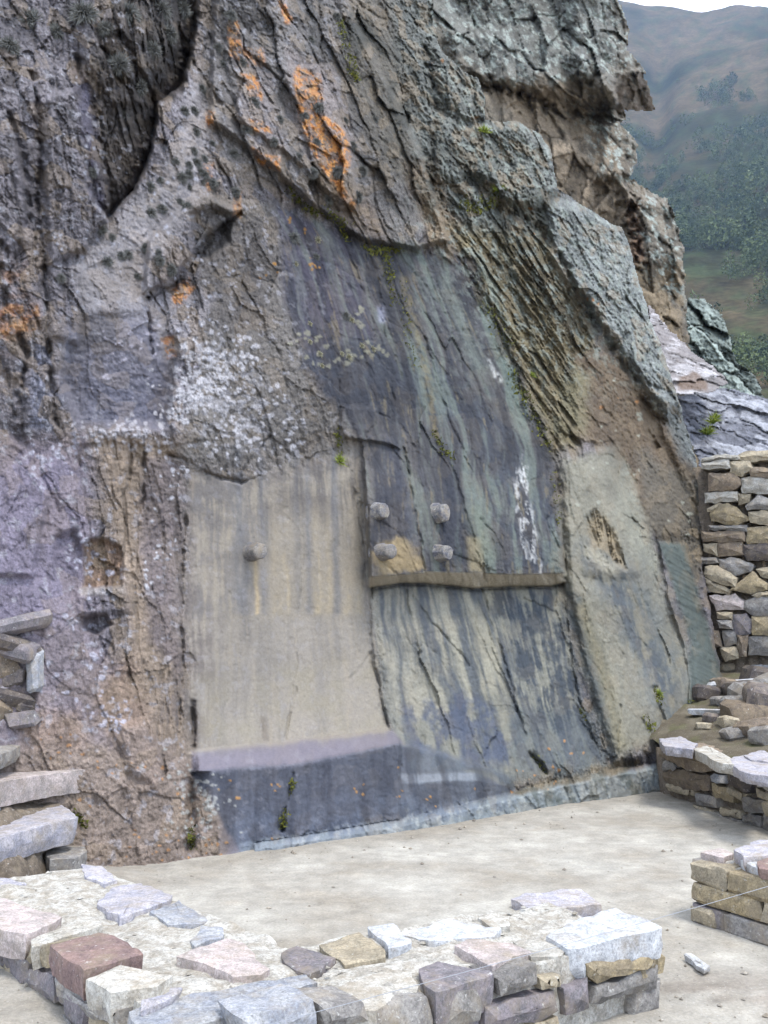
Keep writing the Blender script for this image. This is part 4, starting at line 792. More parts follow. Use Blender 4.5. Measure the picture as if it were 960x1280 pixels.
earth = np.exp(-(((Xg + 2.45) / .5) ** 2 + ((Yg - 6.2) / .5) ** 2)); cgd += (np.clip(earth * 1.6, 0, 1) * .9)[..., None] * (C(118, 106, 96) - cgd)
cgd *= np.clip(1 + .3 * gm2, .7, 1.3)[..., None] * .93
def dirt_material(name):
    m, nt, b = new_mat(name); v = pos_vec(nt); at = nd(nt, 'ShaderNodeAttribute', attribute_name='col')
    n1 = noise_n(nt, 9, 7, .68, v); n2 = noise_n(nt, 60, 5, .7, v); vo = nd(nt, 'ShaderNodeTexVoronoi', Scale=38.0); nt.links.new(v, vo.inputs['Vector'])
    c = mixc(nt, at.outputs['Color'], ramp(nt, n1, [(.3, .78), (.7, 1.15)]), .9, 'MULTIPLY'); c = mixc(nt, c, ramp(nt, n2, [(.3, .75), (.7, 1.2)]), .8, 'MULTIPLY')
    c = mixc(nt, c, (0.42, .40, .37), ramp(nt, vo.outputs['Distance'], [(.10, .55), (.16, 0.0)]))
    nt.links.new(c, b.inputs['Base Color']); b.inputs['Roughness'].default_value = .95; b.inputs['Specular IOR Level'].default_value = .1
    bp = nd(nt, 'ShaderNodeBump', Strength=.55, Distance=.015); nt.links.new(n2, bp.inputs['Height']); nt.links.new(bp.outputs[0], b.inputs['Normal']); return m
M_DIRT = dirt_material('trodden_dirt')
link('ground', np_mesh('ground', np.stack([Xg, Yg, Zg], -1).reshape(-1, 3), qd, cgd.reshape(-1, 3)), M_DIRT, kind='structure')

# gravel and crumbs trodden into the dirt, thicker along the foot of rock and walls: uncountable, one object
rs = np.random.RandomState(17); NG = 5200; gx_ = rs.uniform(-2.9, 4.2, NG); gy_ = rs.uniform(3.6, 10.4, NG)
hN = (gx_ + 1.46) * .591 - (gy_ - 7.3) * .807; keep = (hN > .12) & (rs.rand(NG) < .12 + .9 * np.exp(-hN / .25) + .5 * np.exp(-((gy_ - 4.75 - .57 * (gx_ - .2)) / .25) ** 2) + .35 * (gx_ > 1.2) * (gy_ < 5.4) + .5 * np.exp(-((gx_ + 2.2) / .5) ** 2)); gx_, gy_ = gx_[keep], gy_[keep]
r_ = .004 + .016 * rs.rand(len(gx_)) ** 4; oc = np.array([(1, 0, 0), (0, 1, 0), (-1, 0, 0), (0, -1, 0), (0, 0, .7), (0, 0, -.7)], float)
gv = oc[None] * r_[:, None, None] * rs.uniform(.6, 1.4, (len(gx_), 6, 1)) + np.stack([gx_, gy_, ground_z(gx_, gy_) + r_ * .25], -1)[:, None]
gt = np.array([(0, 1, 4), (1, 2, 4), (2, 3, 4), (3, 0, 4), (1, 0, 5), (2, 1, 5), (3, 2, 5), (0, 3, 5)])
me = np_mesh('gravel', gv.reshape(-1, 3), None, None, False, (gt[None] + 6 * np.arange(len(gx_))[:, None, None]).reshape(-1, 3)); link('gravel', me, stone_material('gravel_stone', C(172, 164, 150), 0, C(130, 122, 112), .3, 3), None, kind='stuff', label='loose gravel scattered over the courtyard dirt', category='gravel')

# ================================================================== STONES AND WALLS
from mathutils import noise as mnoise
def roughen(bm, cut_len, amp, freq, seed, rounds=2):
    """split long edges and push the skin about with a fractal, so that faces are uneven and edges break"""
    for _ in range(rounds):
        eds = [e for e in bm.edges if e.calc_length() > cut_len]
        if not eds: break
        bmesh.ops.subdivide_edges(bm, edges=eds, cuts=1, use_grid_fill=True)
        bmesh.ops.triangulate(bm, faces=[f for f in bm.faces if len(f.verts) > 4])
    bm.normal_update(); o_ = Vector((seed * 3.17 % 50, seed * 1.73 % 50, seed * 7.1 % 50)); mv_ = []
    for v_ in bm.verts:
        p = v_.co * freq + o_; d = mnoise.fractal(p, .9, 2.1, 4) * amp
        mv_.append(v_.normal * d + mnoise.noise_vector(p * 1.7) * amp * .5)
    for v_, d in zip(bm.verts, mv_): v_.co += d
def finish(bm, name='stone'):
    bmesh.ops.recalc_face_normals(bm, faces=bm.faces)
    me = bpy.data.meshes.new(name); bm.to_mesh(me); bm.free()
    me.polygons.foreach_set('use_smooth', [True] * len(me.polygons)); me.set_sharp_from_angle(angle=R(32)); return me
def slab_mesh(poly, th, seed=0, rough=.012, under=.94, cut=.045, bev=.010, amp=.006, bulge=0.0):
    """an irregular slab: plan outline (metres, around its own origin), thickness th below z = 0; broken edges, uneven top"""
    rr = random.Random(seed); bm = bmesh.new(); P = []; n = len(poly)
    for k in range(n):
        a, b_ = Vector(poly[k]), Vector(poly[(k + 1) % n]); L = (b_ - a).length; m_ = max(1, min(6, int(L / .06)))
        for j in range(m_):
            q = a.lerp(b_, j / m_); d = rough * (1.0 if j else .4); P.append((q.x + rr.uniform(-d, d), q.y + rr.uniform(-d, d)))
    top = [bm.verts.new((x, y, rr.uniform(-rough, rough) * .3)) for x, y in P]
    mid = [bm.verts.new((x * rr.uniform(.97, 1.03), y * rr.uniform(.97, 1.03), -th * rr.uniform(.3, .7))) for x, y in P]
    bot = [bm.verts.new((x * under * rr.uniform(.96, 1.02), y * under * rr.uniform(.96, 1.02), -th)) for x, y in P]
    ft = bm.faces.new(top); bm.faces.new(list(reversed(bot))); m_ = len(P)
    for a, b_ in ((top, mid), (mid, bot)):
        for k in range(m_): bm.faces.new((a[k], b_[k], b_[(k + 1) % m_], a[(k + 1) % m_]))
    bmesh.ops.recalc_face_normals(bm, faces=bm.faces)
    r_ = bmesh.ops.inset_region(bm, faces=[ft], thickness=bev, depth=bev * .45)
    r_ = bmesh.ops.inset_region(bm, faces=[ft], thickness=max(.02, bev * 2), depth=bulge * .6)
    r_ = bmesh.ops.poke(bm, faces=[ft]); 
    for v_ in r_['verts']: v_.co.z += bulge * .4
    bmesh.ops.triangulate(bm, faces=[f for f in bm.faces if len(f.verts) > 4])
    roughen(bm, cut, amp, 9, seed); return finish(bm)
def block_mesh(lx, ly, lz, seed=0, jit=.10, bev=.16, cut=None, amp=None):
    """a roughly squared stone with knocked-off corners and edges, centred"""
    rr = random.Random(seed); bm = bmesh.new(); bmesh.ops.create_cube(bm, size=1.0)
    for vtx in bm.verts: vtx.co = Vector((vtx.co.x * (1 + rr.uniform(-jit, jit)), vtx.co.y * (1 + rr.uniform(-jit, jit)), vtx.co.z * (1 + rr.uniform(-jit, jit))))
    for vtx in bm.verts: vtx.co = Vector((vtx.co.x * lx, vtx.co.y * ly, vtx.co.z * lz))
    bmesh.ops.bevel(bm, geom=list(bm.edges), offset=bev * min(lx, ly, lz), segments=1, affect='EDGES', profile=.6)
    for vtx in bm.verts: vtx.co += Vector((rr.gauss(0, lx), rr.gauss(0, ly), rr.gauss(0, lz))) * .022
    bmesh.ops.triangulate(bm, faces=[f for f in bm.faces if len(f.verts) > 4])
    roughen(bm, cut or max(lx, ly, lz) * .22, amp or min(lx, ly, lz) * .06, 1.6 / max(lx, ly, lz) * 2, seed); return finish(bm)
def face_stone(name, parent, poly_px, p0, e, depth, mat, seed, bulge=.02, proud=0.0, amp=.008):
    """a stone in the face of a wall: outline read off the photograph on the vertical plane through p0 along e"""
    e3 = np.array([e[0], e[1], 0.]); n3 = np.array([e[1], -e[0], 0.]); n3 = n3 if n3 @ (CAM - np.array([p0[0], p0[1], EYE])) > 0 else -n3
    r = rays([p[0] for p in poly_px], [p[1] for p in poly_px]); p3 = np.array([p0[0], p0[1], 0.]); t = ((p3 - CAM) @ n3) / (r @ n3); W = CAM + r * t[:, None]; c = W.mean(0)
    x3 = np.cross(np.array([0, 0, 1.]), n3); P = [(float((w - c) @ x3), float(w[2] - c[2])) for w in W]
    if sum(P[k][0] * P[(k + 1) % len(P)][1] - P[(k + 1) % len(P)][0] * P[k][1] for k in range(len(P))) < 0: P.reverse()
    o = link(name, slab_mesh(P, depth, seed, .010, .92, .07, .018, amp, bulge), ST[mat], parent)
    from mathutils import Matrix
    o.rotation_euler = Matrix((x3, (0, 0, 1), n3)).transposed().to_euler(); o.location = Vector(c + n3 * proud) - Vector(parent.location); return o
ST = {k_: stone_material('stone_' + k_, *v) for k_, v in {
    'lilac': (C(170, 168, 176), .12, C(188, 182, 182)), 'red': (C(148, 124, 116), .1, C(130, 110, 106)), 'pale': (C(196, 192, 182), .12, C(168, 162, 150)),
    'pink': (C(196, 182, 176), .1, C(170, 160, 154)), 'blue': (C(146, 149, 156), .12, C(168, 168, 168)), 'purple': (C(134, 126, 128), .12, C(116, 112, 114)),
    'tan': (C(180, 167, 142), .15, C(154, 144, 124)), 'white': (C(208, 209, 210), .08, C(180, 182, 184)), 'grey': (C(150, 146, 140), .2, C(124, 120, 116)),
    'brown': (C(142, 126, 106), .2, C(116, 104, 92)), 'dark': (C(92, 86, 86), .25, C(116, 106, 98)), 'ochre': (C(168, 152, 120), .15, C(138, 126, 104))}.items()}
def stone_px(name, poly_px, z, th, mat, parent=None, seed=0, tilt=(0, 0), **props):
    """a slab whose top outline is read off the photograph at height z (metres)"""
    W = np.array([at_z(px, py, z) for px, py in poly_px]); c = W.mean(0); P = [(float(a - c[0]), float(b_ - c[1])) for a, b_, _ in W]
    ar = sum(P[k][0] * P[(k + 1) % len(P)][1] - P[(k + 1) % len(P)][0] * P[k][1] for k in range(len(P)))
    if ar < 0: P.reverse()
    o = link(name, slab_mesh(P, th, seed), ST[mat], parent, **props); off = Vector(parent.location) if parent is not None else Vector((0, 0, 0))
    o.location = Vector(c) - off; o.rotation_euler = (tilt[0], tilt[1], 0); return o
def wall_stones(parent, org, e, length, courses, depth, mats, seed, gap=.012, wmin=.16, wmax=.34, skip=None, zf=None, jit=.10, tops=None):
    """rows of stones along direction e from org; courses = list of heights; the face lies on the line itself, the stones run back from it"""
    rr = random.Random(seed); e = np.array(e, float); e /= np.linalg.norm(e); nrm_ = np.array([e[1], -e[0]]); z = org[2]; rz = math.atan2(e[1], e[0])
    for ci, h in enumerate(courses):
        s_ = rr.uniform(-.12, 0) if ci else 0.0
        while s_ < length:
            w = rr.uniform(wmin, wmax); w = min(w, length - s_ + .06)
            if w > .06:
                hh = h * rr.uniform(.88, 1.06); d = depth * rr.uniform(.85, 1.1)
                zz = z + (zf(s_ + w / 2) if zf else 0)
                c = np.array(org[:2]) + e * (s_ + w / 2) - nrm_ * (d / 2 - rr.uniform(-.015, .03))
                o = link('stone', block_mesh(w - gap, d, hh - gap * .6, rr.randint(0, 10 ** 6), jit), ST[rr.choice(mats)], parent)
                o.location = Vector((c[0], c[1], zz + h / 2)) - Vector(parent.location); o.rotation_euler = (rr.uniform(-.04, .04), rr.uniform(-.05, .05), rz + rr.uniform(-.05, .05))
            s_ += w
        z += h
def core_mesh(P, z0, z1, seed, amp=.02, res=.05, taper=0.0):
    """mortar or rubble fill: an uneven body over the plan polygon P from z0 to a lumpy top at z1 (function or number)"""
    P = np.array(P); a = P.min(0); b_ = P.max(0); xs = np.arange(a[0], b_[0] + res, res); ys = np.arange(a[1], b_[1] + res, res); X, Y = np.meshgrid(xs, ys)
    ins = poly_sd(X, Y, [tuple(p) for p in P]) > 0; Zt_ = (z1(X, Y) if callable(z1) else np.full(X.shape, z1)) + amp * fbm(X * 7, Y * 7, 4, seed, .6)
    if taper: Zt_ = z0 + (Zt_ - z0) * sst(0, taper, poly_sd(X, Y, [tuple(p) for p in P]) + .05 * fbm(X * 5, Y * 5, 3, seed + 1))
    idx = np.arange(X.size).reshape(X.shape); cell = ins[:-1, :-1] & ins[1:, :-1] & ins[:-1, 1:] & ins[1:, 1:]
    q = np.stack([idx[:-1, :-1], idx[:-1, 1:], idx[1:, 1:], idx[1:, :-1]], -1)[cell]; co = np.stack([X, Y, Zt_], -1).reshape(-1, 3)
    e_ = np.concatenate([q[:, [0, 1]], q[:, [1, 2]], q[:, [2, 3]], q[:, [3, 0]]]); n = len(co); key = e_[:, 0] * n + e_[:, 1]; rev = e_[:, 1] * n + e_[:, 0]
    bd = e_[~np.isin(key, rev)]; low = co.copy(); low[:, 2] = z0
    return np_mesh('core', np.concatenate([co, low]), np.concatenate([q, np.stack([bd[:, 1], bd[:, 0], bd[:, 0] + n, bd[:, 1] + n], -1)]))
def prism_mesh(P, z0, z1, seed, amp=.02, cut=.05):
    bm = bmesh.new(); t_ = [bm.verts.new((float(a), float(b_), z1)) for a, b_ in P]; l_ = [bm.verts.new((float(a), float(b_), z0)) for a, b_ in P]; n = len(P)
    bm.faces.new(t_); bm.faces.new(list(reversed(l_)))
    for k in range(n): bm.faces.new((t_[k], l_[k], l_[(k + 1) % n], t_[(k + 1) % n]))
    bmesh.ops.triangulate(bm, faces=bm.faces); bmesh.ops.recalc_face_normals(bm, faces=bm.faces); roughen(bm, cut, amp, 6, seed, 7); me = finish(bm, 'mortar'); return me
M_MORT = stone_material('lime_mortar', C(172, 166, 154), .0, C(204, 200, 190), .9, 11); M_EARTH = stone_material('wall_earth', C(128, 116, 102), .0, C(104, 94, 82), .9, 12)

# --- foreground corner wall -------------------------------------------------
cA = at_z(262, 1321, .32)[:2]; cB = at_z(826, 1163, .32)[:2]; eA = (cB - cA) / np.linalg.norm(cB - cA); pA = np.array([-eA[1], eA[0]]); LA = float(np.linalg.norm(cB - cA))
cL = at_z(-60, 1108, .31)[:2]; eL = (cL - cA) / np.linalg.norm(cL - cA); LL = float(np.linalg.norm(cL - cA)); WT = .80
print('corner wall', cA, cB, LA, eA, 'left', cL, LL)
fw = empty('corner_wall', (float(cA[0]), float(cA[1]), 0), label='low mortared rubble wall turning a corner, topped with mixed coloured slabs', category='wall')
pL = np.array([eL[1], -eL[0]]); pL = pL if pL @ eA > 0 else -pL
inner = cA + pA * WT + pL * .82
def fwp(*a): return [tuple(p) for p in a]
cm = prism_mesh(fwp(cA + pA * .05 + eA * .05, cB + pA * .05 - eA * .05, cB + pA * (WT - .12) - eA * .05, cB + pA * (WT - .04) - eA * .5, inner - pL * .03 - pA * .03, cL + pL * .80, cL + pL * .05), -.08, .296, 701, .02, .06)
o = link('mortar', cm, M_MORT, fw); o.location = -fw.location
k5 = lambda L_: [(460 + x_ / 2.4, 1080 + y_ / 2.4) for x_, y_ in L_]
for i, (pl, mt) in enumerate(((k5([(680, 372), (780, 335), (870, 302), (866, 376), (770, 398), (672, 424)]), 'grey'), (k5([(655, 300), (740, 295), (862, 266), (860, 308), (760, 335), (690, 358), (662, 340)]), 'ochre'), (k5([(585, 372), (660, 346), (668, 430), (592, 456)]), 'purple'),
        (k5([(355, 428), (470, 402), (560, 380), (572, 440), (510, 474), (350, 500)]), 'purple'), (k5([(205, 412), (330, 372), (345, 425), (340, 470), (210, 520)]), 'grey'), (k5([(20, 440), (180, 396), (196, 470), (190, 520), (20, 560)]), 'grey'), (k5([(392, 350), (505, 300), (505, 362), (400, 395)]), 'grey'),
        (k5([(515, 340), (575, 330), (580, 368), (520, 380)]), 'tan'), (k5([(500, 480), (570, 455), (575, 500), (500, 520)]), 'tan'), ([(399, 1256), (456, 1251), (462, 1275), (410, 1290)], 'grey'), ([(300, 1275), (390, 1250), (396, 1290), (310, 1310)], 'blue'))):
    face_stone('stone', fw, pl, cA, eA, .2, mt, 760 + i, .012)
wall_stones(fw, (cA[0], cA[1], -.03), eA, LA * .5, [.15, .14], .24, ['grey', 'purple', 'pale'], 71, .014, .26, .46)
wall_stones(fw, (cL[0], cL[1], -.04), -eL, LL, [.14, .13], .22, ['grey', 'tan', 'purple'], 72, .014, .24, .42)
k3 = lambda L_: [(x_ / 3.2, 880 + y_ / 3.2) for x_, y_ in L_]
for i, (pl, mt) in enumerate(((k3([(-60, 840), (0, 868), (90, 938), (98, 1022), (0, 1002), (-60, 980)]), 'grey'), (k3([(122, 966), (186, 962), (182, 1060), (104, 1032)]), 'tan'), (k3([(-60, 985), (0, 1012), (80, 1060), (84, 1120), (0, 1082), (-60, 1060)]), 'tan'), (k3([(84, 1052), (214, 1082), (220, 1200), (92, 1152)]), 'purple'),
        (k3([(226, 1090), (330, 1150), (480, 1225), (474, 1290), (350, 1250), (240, 1190)]), 'grey'), (k3([(200, 1000), (300, 1060), (330, 1130), (220, 1080)]), 'red'), (k3([(340, 1120), (445, 1156), (460, 1222), (345, 1182)]), 'pale'))):
    face_stone('stone', fw, pl, cA, eL, .2, mt, 780 + i, .012)
eb = pA; wall_stones(fw, (cB[0], cB[1], -.03), eb, WT - .12, [.15, .10], .2, ['grey', 'ochre', 'tan'], 73, .014, .22, .4)
wall_stones(fw, tuple(inner) + (-.03,), eL, LL - .7, [.14, .13], .2, ['grey', 'pale', 'blue'], 75, .014, .2, .42)
wall_stones(fw, tuple(cB + pA * (WT - .06)) + (-.03,), -eA, LA - .8, [.14, .13], .2, ['grey', 'pale', 'blue'], 74, .014, .2, .42)
CAPS = [([(62, 1181), (126, 1165), (154, 1175), (180, 1195), (104, 1214)], .39, .12, 'red'), ([(106, 1223), (150, 1208), (217, 1221), (196, 1234), (139, 1240)], .37, .12, 'pale'),
  ([(39, 1174), (119, 1146), (127, 1157), (62, 1178), (40, 1184)], .36, .10, 'pale'), ([(-40, 1112), (0, 1120), (78, 1146), (72, 1152), (34, 1172), (-40, 1150)], .36, .12, 'pink'),
  ([(121, 1131), (139, 1109), (176, 1101), (215, 1119), (212, 1126), (150, 1151)], .33, .10, 'lilac'), ([(102, 1078), (128, 1083), (147, 1100), (130, 1107), (106, 1096)], .27, .08, 'lilac'),
  ([(187, 1141), (224, 1125), (261, 1149), (255, 1154), (209, 1156)], .31, .12, 'blue'), ([(237, 1175), (252, 1157), (279, 1160), (279, 1173), (244, 1184)], .33, .08, 'blue'),
  ([(220, 1197), (283, 1173), (305, 1179), (336, 1210), (327, 1217), (292, 1221), (257, 1206)], .36, .10, 'pink'),
  ([(160, 1264), (240, 1244), (305, 1231), (384, 1218), (396, 1228), (330, 1252), (250, 1280), (180, 1290)], .40, .18, 'blue'),
  ([(349, 1190), (371, 1182), (419, 1199), (400, 1213), (384, 1217), (366, 1210)], .35, .07, 'purple'), ([(397, 1182), (449, 1166), (482, 1186), (480, 1197), (432, 1205)], .35, .08, 'tan'),
  ([(460, 1157), (493, 1153), (514, 1180), (487, 1187)], .36, .10, 'white'), ([(570, 1184), (585, 1174), (639, 1178), (664, 1189), (614, 1209)], .36, .11, 'pink'),
  ([(522, 1209), (547, 1201), (614, 1213), (618, 1219), (543, 1243), (525, 1224)], .36, .13, 'purple'), ([(683, 1170), (706, 1155), (770, 1137), (822, 1156), (826, 1161), (727, 1185), (708, 1184)], .37, .13, 'white'),
  ([(494, 1166), (564, 1149), (626, 1163), (617, 1172), (536, 1175)], .31, .06, 'white'), ([(597, 1146), (614, 1138), (635, 1146), (636, 1159), (616, 1160)], .33, .07, 'pale'),
  ([(402, 1240), (448, 1222), (515, 1216), (522, 1240), (470, 1262), (405, 1270)], .36, .13, 'pale'), ([(640, 1176), (676, 1172), (706, 1188), (700, 1196), (664, 1196)], .33, .08, 'pale')]
for i, (pl, z, th, mt) in enumerate(CAPS):
    stone_px('cap_stone', pl, max(z - .035, .312), th, mt, fw, 800 + i, (rnd.uniform(-.03, .03), rnd.uniform(-.03, .03)))
rs = np.random.RandomState(33); rv_, rt_ = [], []
for _ in range(300):
    a_, b_ = (rs.uniform(.05, LA - .05), rs.uniform(.08, WT - .1)) if rs.rand() < .55 else (None, None)
    w_ = cA + eA * a_ + pA * b_ if a_ is not None else cA + eL * rs.uniform(.3, LL) + pL * rs.uniform(.08, .74)
    r0 = .005 + .02 * rs.rand() ** 3; n0 = len(rv_); q_ = oc * r0 * rs.uniform(.6, 1.4, (6, 1)) * np.array([1, 1, .6]); an = rs.uniform(0, 6.28); q_ = np.stack([q_[:, 0] * math.cos(an) - q_[:, 1] * math.sin(an), q_[:, 0] * math.sin(an) + q_[:, 1] * math.cos(an), q_[:, 2]], -1)
    rv_ += list(q_ + np.array([w_[0], w_[1], .300 + rs.uniform(-.008, .006)])); rt_ += list(gt + n0)
o = link('mortar_crumbs', np_mesh('mortar_crumbs', np.array(rv_), None, None, False, np.array(rt_)), ST['pale'], fw, kind='stuff'); o.location = -fw.location
stone_px('stone_chip', [(175, 1251), (211, 1243), (213, 1234), (227, 1234), (225, 1241), (209, 1252), (176, 1264)], .385, .02, 'lilac', None, 860, label='thin lilac stone chip lying on the long blue-grey wall block', category='stone')
stone_px('flat_stone', [(639, 1124), (656, 1117), (727, 1111), (752, 1131), (664, 1137)], .06, .08, 'lilac', None, 861, label='flat lilac slab lying on the dirt behind the low wall', category='stone')
stone_px('litter', [(856, 1194), (864, 1192), (888, 1208), (880, 1212)], .03, .025, 'white', None, 862, label='small white scrap lying on muddy dirt past the wall end', category='litter')

# --- right wall segment ------------------------------------------------------
w0 = at_z(864, 1150, 0)[:2]; w1 = at_z(960, 1182, 0)[:2]; eR = (w1 - w0) / np.linalg.norm(w1 - w0); pR = np.array([-eR[1], eR[0]])
rw = empty('wall_stub', (float(w0[0]), float(w0[1]), 0), label='short squared-stone wall stub with a red-topped cap on the far side of the gap', category='wall')
o = link('mortar', core_mesh(fwp(w0 + (eR + pR) * .06, w0 + eR * 1.5 + pR * .06, w0 + eR * 1.5 + pR * .62, w0 + eR * .06 + pR * .62), -.05, .335, 711, .02), M_MORT, rw); o.location = -rw.location
rwz = -.02
for ci, (h, ws, ms) in enumerate(((.125, (.24, .40, .5, .4), ('purple', 'grey', 'tan', 'grey')), (.115, (.50, .42, .5), ('ochre', 'tan', 'grey')), (.125, (.27, .42, .4, .4), ('tan', 'ochre', 'pale', 'grey')))):
    s_ = 0.0
    for w, mt in zip(ws, ms):
        c = w0 + eR * (s_ + w / 2) + pR * .13
        o = link('stone', block_mesh(w - .014, .26, h - .008, 900 + ci * 9 + int(s_ * 10), .05, .13), ST[mt], rw); o.location = Vector((c[0], c[1], rwz + h / 2)) - rw.location; o.rotation_euler = (0, 0, math.atan2(eR[1], eR[0]) + rnd.uniform(-.03, .03))
        s_ += w
    rwz += h
wall_stones(rw, (w0 + pR * .68)[0:2].tolist() + [-.02], -pR, .64, [.125, .115, .12], .22, ['tan', 'ochre', 'grey'], 76, .012, .2, .34)
stone_px('cap_stone', [(918, 1062), (948, 1050), (985, 1052), (985, 1066), (930, 1072)], .42, .09, 'lilac', rw, 870); stone_px('cap_stone', [(945, 1078), (970, 1068), (990, 1076), (980, 1092), (950, 1086)], .40, .06, 'red', rw, 871)
stone_px('cap_stone', [(925, 1076), (944, 1070), (962, 1076), (950, 1086)], .385, .05, 'white', rw, 872); stone_px('cap_stone', [(876, 1066), (900, 1060), (918, 1066), (905, 1073)], .372, .04, 'pink', rw, 873)

# --- low retaining wall and terrace on the right -------------------------------
t0 = at_z(824, 992, 0)[:2]; t1 = at_z(962, 1040, 0)[:2]; eT = (t1 - t0) / np.linalg.norm(t1 - t0); LT = float(np.linalg.norm(t1 - t0)); pT = np.array([-eT[1], eT[0]])
print('terrace', t0, t1, LT)
tw = empty('retaining_wall', (float(t0[0]), float(t0[1]), 0), label='low dry-laid retaining wall of mixed rubble at the foot of the rock', category='wall')
tw_h = lambda s_: 0
k7 = lambda L_: [(800 + x_ / 3.2, 800 + y_ / 3.2) for x_, y_ in L_]
for i, (pl, mt) in enumerate((([(78, 404), (150, 412), (222, 432), (326, 506), (316, 528), (190, 522), (118, 482), (82, 470)], 'brown'), ([(90, 532), (130, 512), (282, 546), (276, 602), (180, 606), (96, 562)], 'brown'), ([(104, 572), (212, 600), (210, 622), (112, 604)], 'tan'), ([(286, 572), (342, 592), (376, 622), (370, 652), (292, 622)], 'ochre'),
        ([(220, 614), (302, 630), (306, 672), (226, 662)], 'grey'), ([(355, 496), (460, 550), (432, 612), (355, 582)], 'dark'), ([(410, 622), (496, 642), (490, 692), (414, 690)], 'grey'), ([(318, 668), (402, 682), (402, 716), (328, 702)], 'tan'), ([(408, 698), (486, 706), (486, 752), (410, 736)], 'grey'), ([(464, 592), (530, 622), (530, 660), (482, 632)], 'tan'),
        ([(92, 486), (128, 488), (152, 512), (92, 526)], 'grey'), ([(280, 540), (316, 540), (322, 574), (286, 566)], 'blue'), ([(346, 590), (430, 616), (408, 642), (352, 612)], 'tan'), ([(496, 690), (560, 700), (560, 770), (494, 762)], 'grey'), ([(460, 548), (530, 575), (530, 612), (468, 588)], 'pale'), ([(290, 690), (400, 722), (400, 745), (300, 715)], 'grey'), ([(210, 660), (290, 680), (290, 700), (215, 680)], 'tan'))):
    face_stone('stone', tw, k7(pl), t0, eT, .3, mt, 820 + i, .03, amp=.014)
wall_stones(tw, (t1[0], t1[1], -.06), eT, 1.1, [.17, .16, .16], .3, ['grey', 'brown', 'dark', 'tan'], 81, .02, .2, .5, jit=.16)
o = link('rubble_core', core_mesh(fwp(t0 - eT * .25 + pT * .05, t1 + eT * 1.2 + pT * .05, t1 + eT * 1.2 + pT * .5, t0 - eT * .25 + pT * .5), -.1, lambda X, Y: .47 - .06 * np.clip(((X - t0[0]) * eT[0] + (Y - t0[1]) * eT[1]) / LT, 0, 1), 732, .04, .05), M_EARTH, tw); o.location = -tw.location
for i, (pl, z, mt) in enumerate((([(824, 924), (850, 921), (872, 930), (866, 937), (830, 933)], .60, 'lilac'), ([(866, 936), (884, 932), (912, 946), (918, 957), (900, 954)], .585, 'pale'), ([(905, 950), (930, 944), (968, 956), (968, 972), (930, 966)], .58, 'lilac'), ([(930, 944), (952, 938), (972, 944), (966, 953), (940, 950)], .60, 'lilac'))):
    stone_px('cap_stone', pl, z, .09, mt, tw, 880 + i)
# terrace sheet between retaining wall, rock and the tall wall behind
d0 = at_y(872, 800, 13.6); d1 = at_y(1060, 838, 12.6); eW = (d1 - d0)[:2] / np.linalg.norm((d1 - d0)[:2]); pW = np.array([-eW[1], eW[0]])
tp = np.linspace(0, 1, 60); sp = np.linspace(-.12, 1.3, 70); SS, TT = np.meshgrid(sp, tp)
A0 = t0 + pT * .12; A1 = t0 + eT * (LT + 1.4) + pT * .12; B0 = d0[:2] + pW * .3 - eW * .6; B1 = d0[:2] + pW * .3 + eW * 2.6
Xa = A0[0] + (A1 - A0)[0] * SS; Ya = A0[1] + (A1 - A0)[1] * SS; Xb = B0[0] + (B1 - B0)[0] * SS; Yb = B0[1] + (B1 - B0)[1] * SS
XX = Xa + (Xb - Xa) * TT; YY = Ya + (Yb - Ya) * TT; ZZ = .50 + .72 * TT ** .9 + .06 * fbm(XX * 2, YY * 2, 4, 720) + .03 * fbm(XX * 8, YY * 8, 3, 721)
ct = np.empty(XX.shape + (3,)); ct[:] = C(100, 92, 78); ct += (sst(-.1, .25, fbm(XX * 2.5, YY * 2.5, 4, 722)))[..., None] * (C(122, 114, 98) - ct) * .7; ct += (sst(.1, .3, fbm(XX * 3, YY * 3, 4, 723)))[..., None] * (C(92, 92, 62) - ct) * .6
ix = np.arange(XX.size).reshape(XX.shape); qd = np.stack([ix[:-1, :-1], ix[:-1, 1:], ix[1:, 1:], ix[1:, :-1]], -1).reshape(-1, 4)
link('terrace', np_mesh('terrace', np.stack([XX, YY, ZZ], -1).reshape(-1, 3), qd, ct.reshape(-1, 3)), M_DIRT, kind='structure')
def terrace_z(X, Y):
    d = (XX - X) ** 2 + (YY - Y) ** 2; i = np.unravel_index(np.argmin(d), d.shape); return float(ZZ[i])
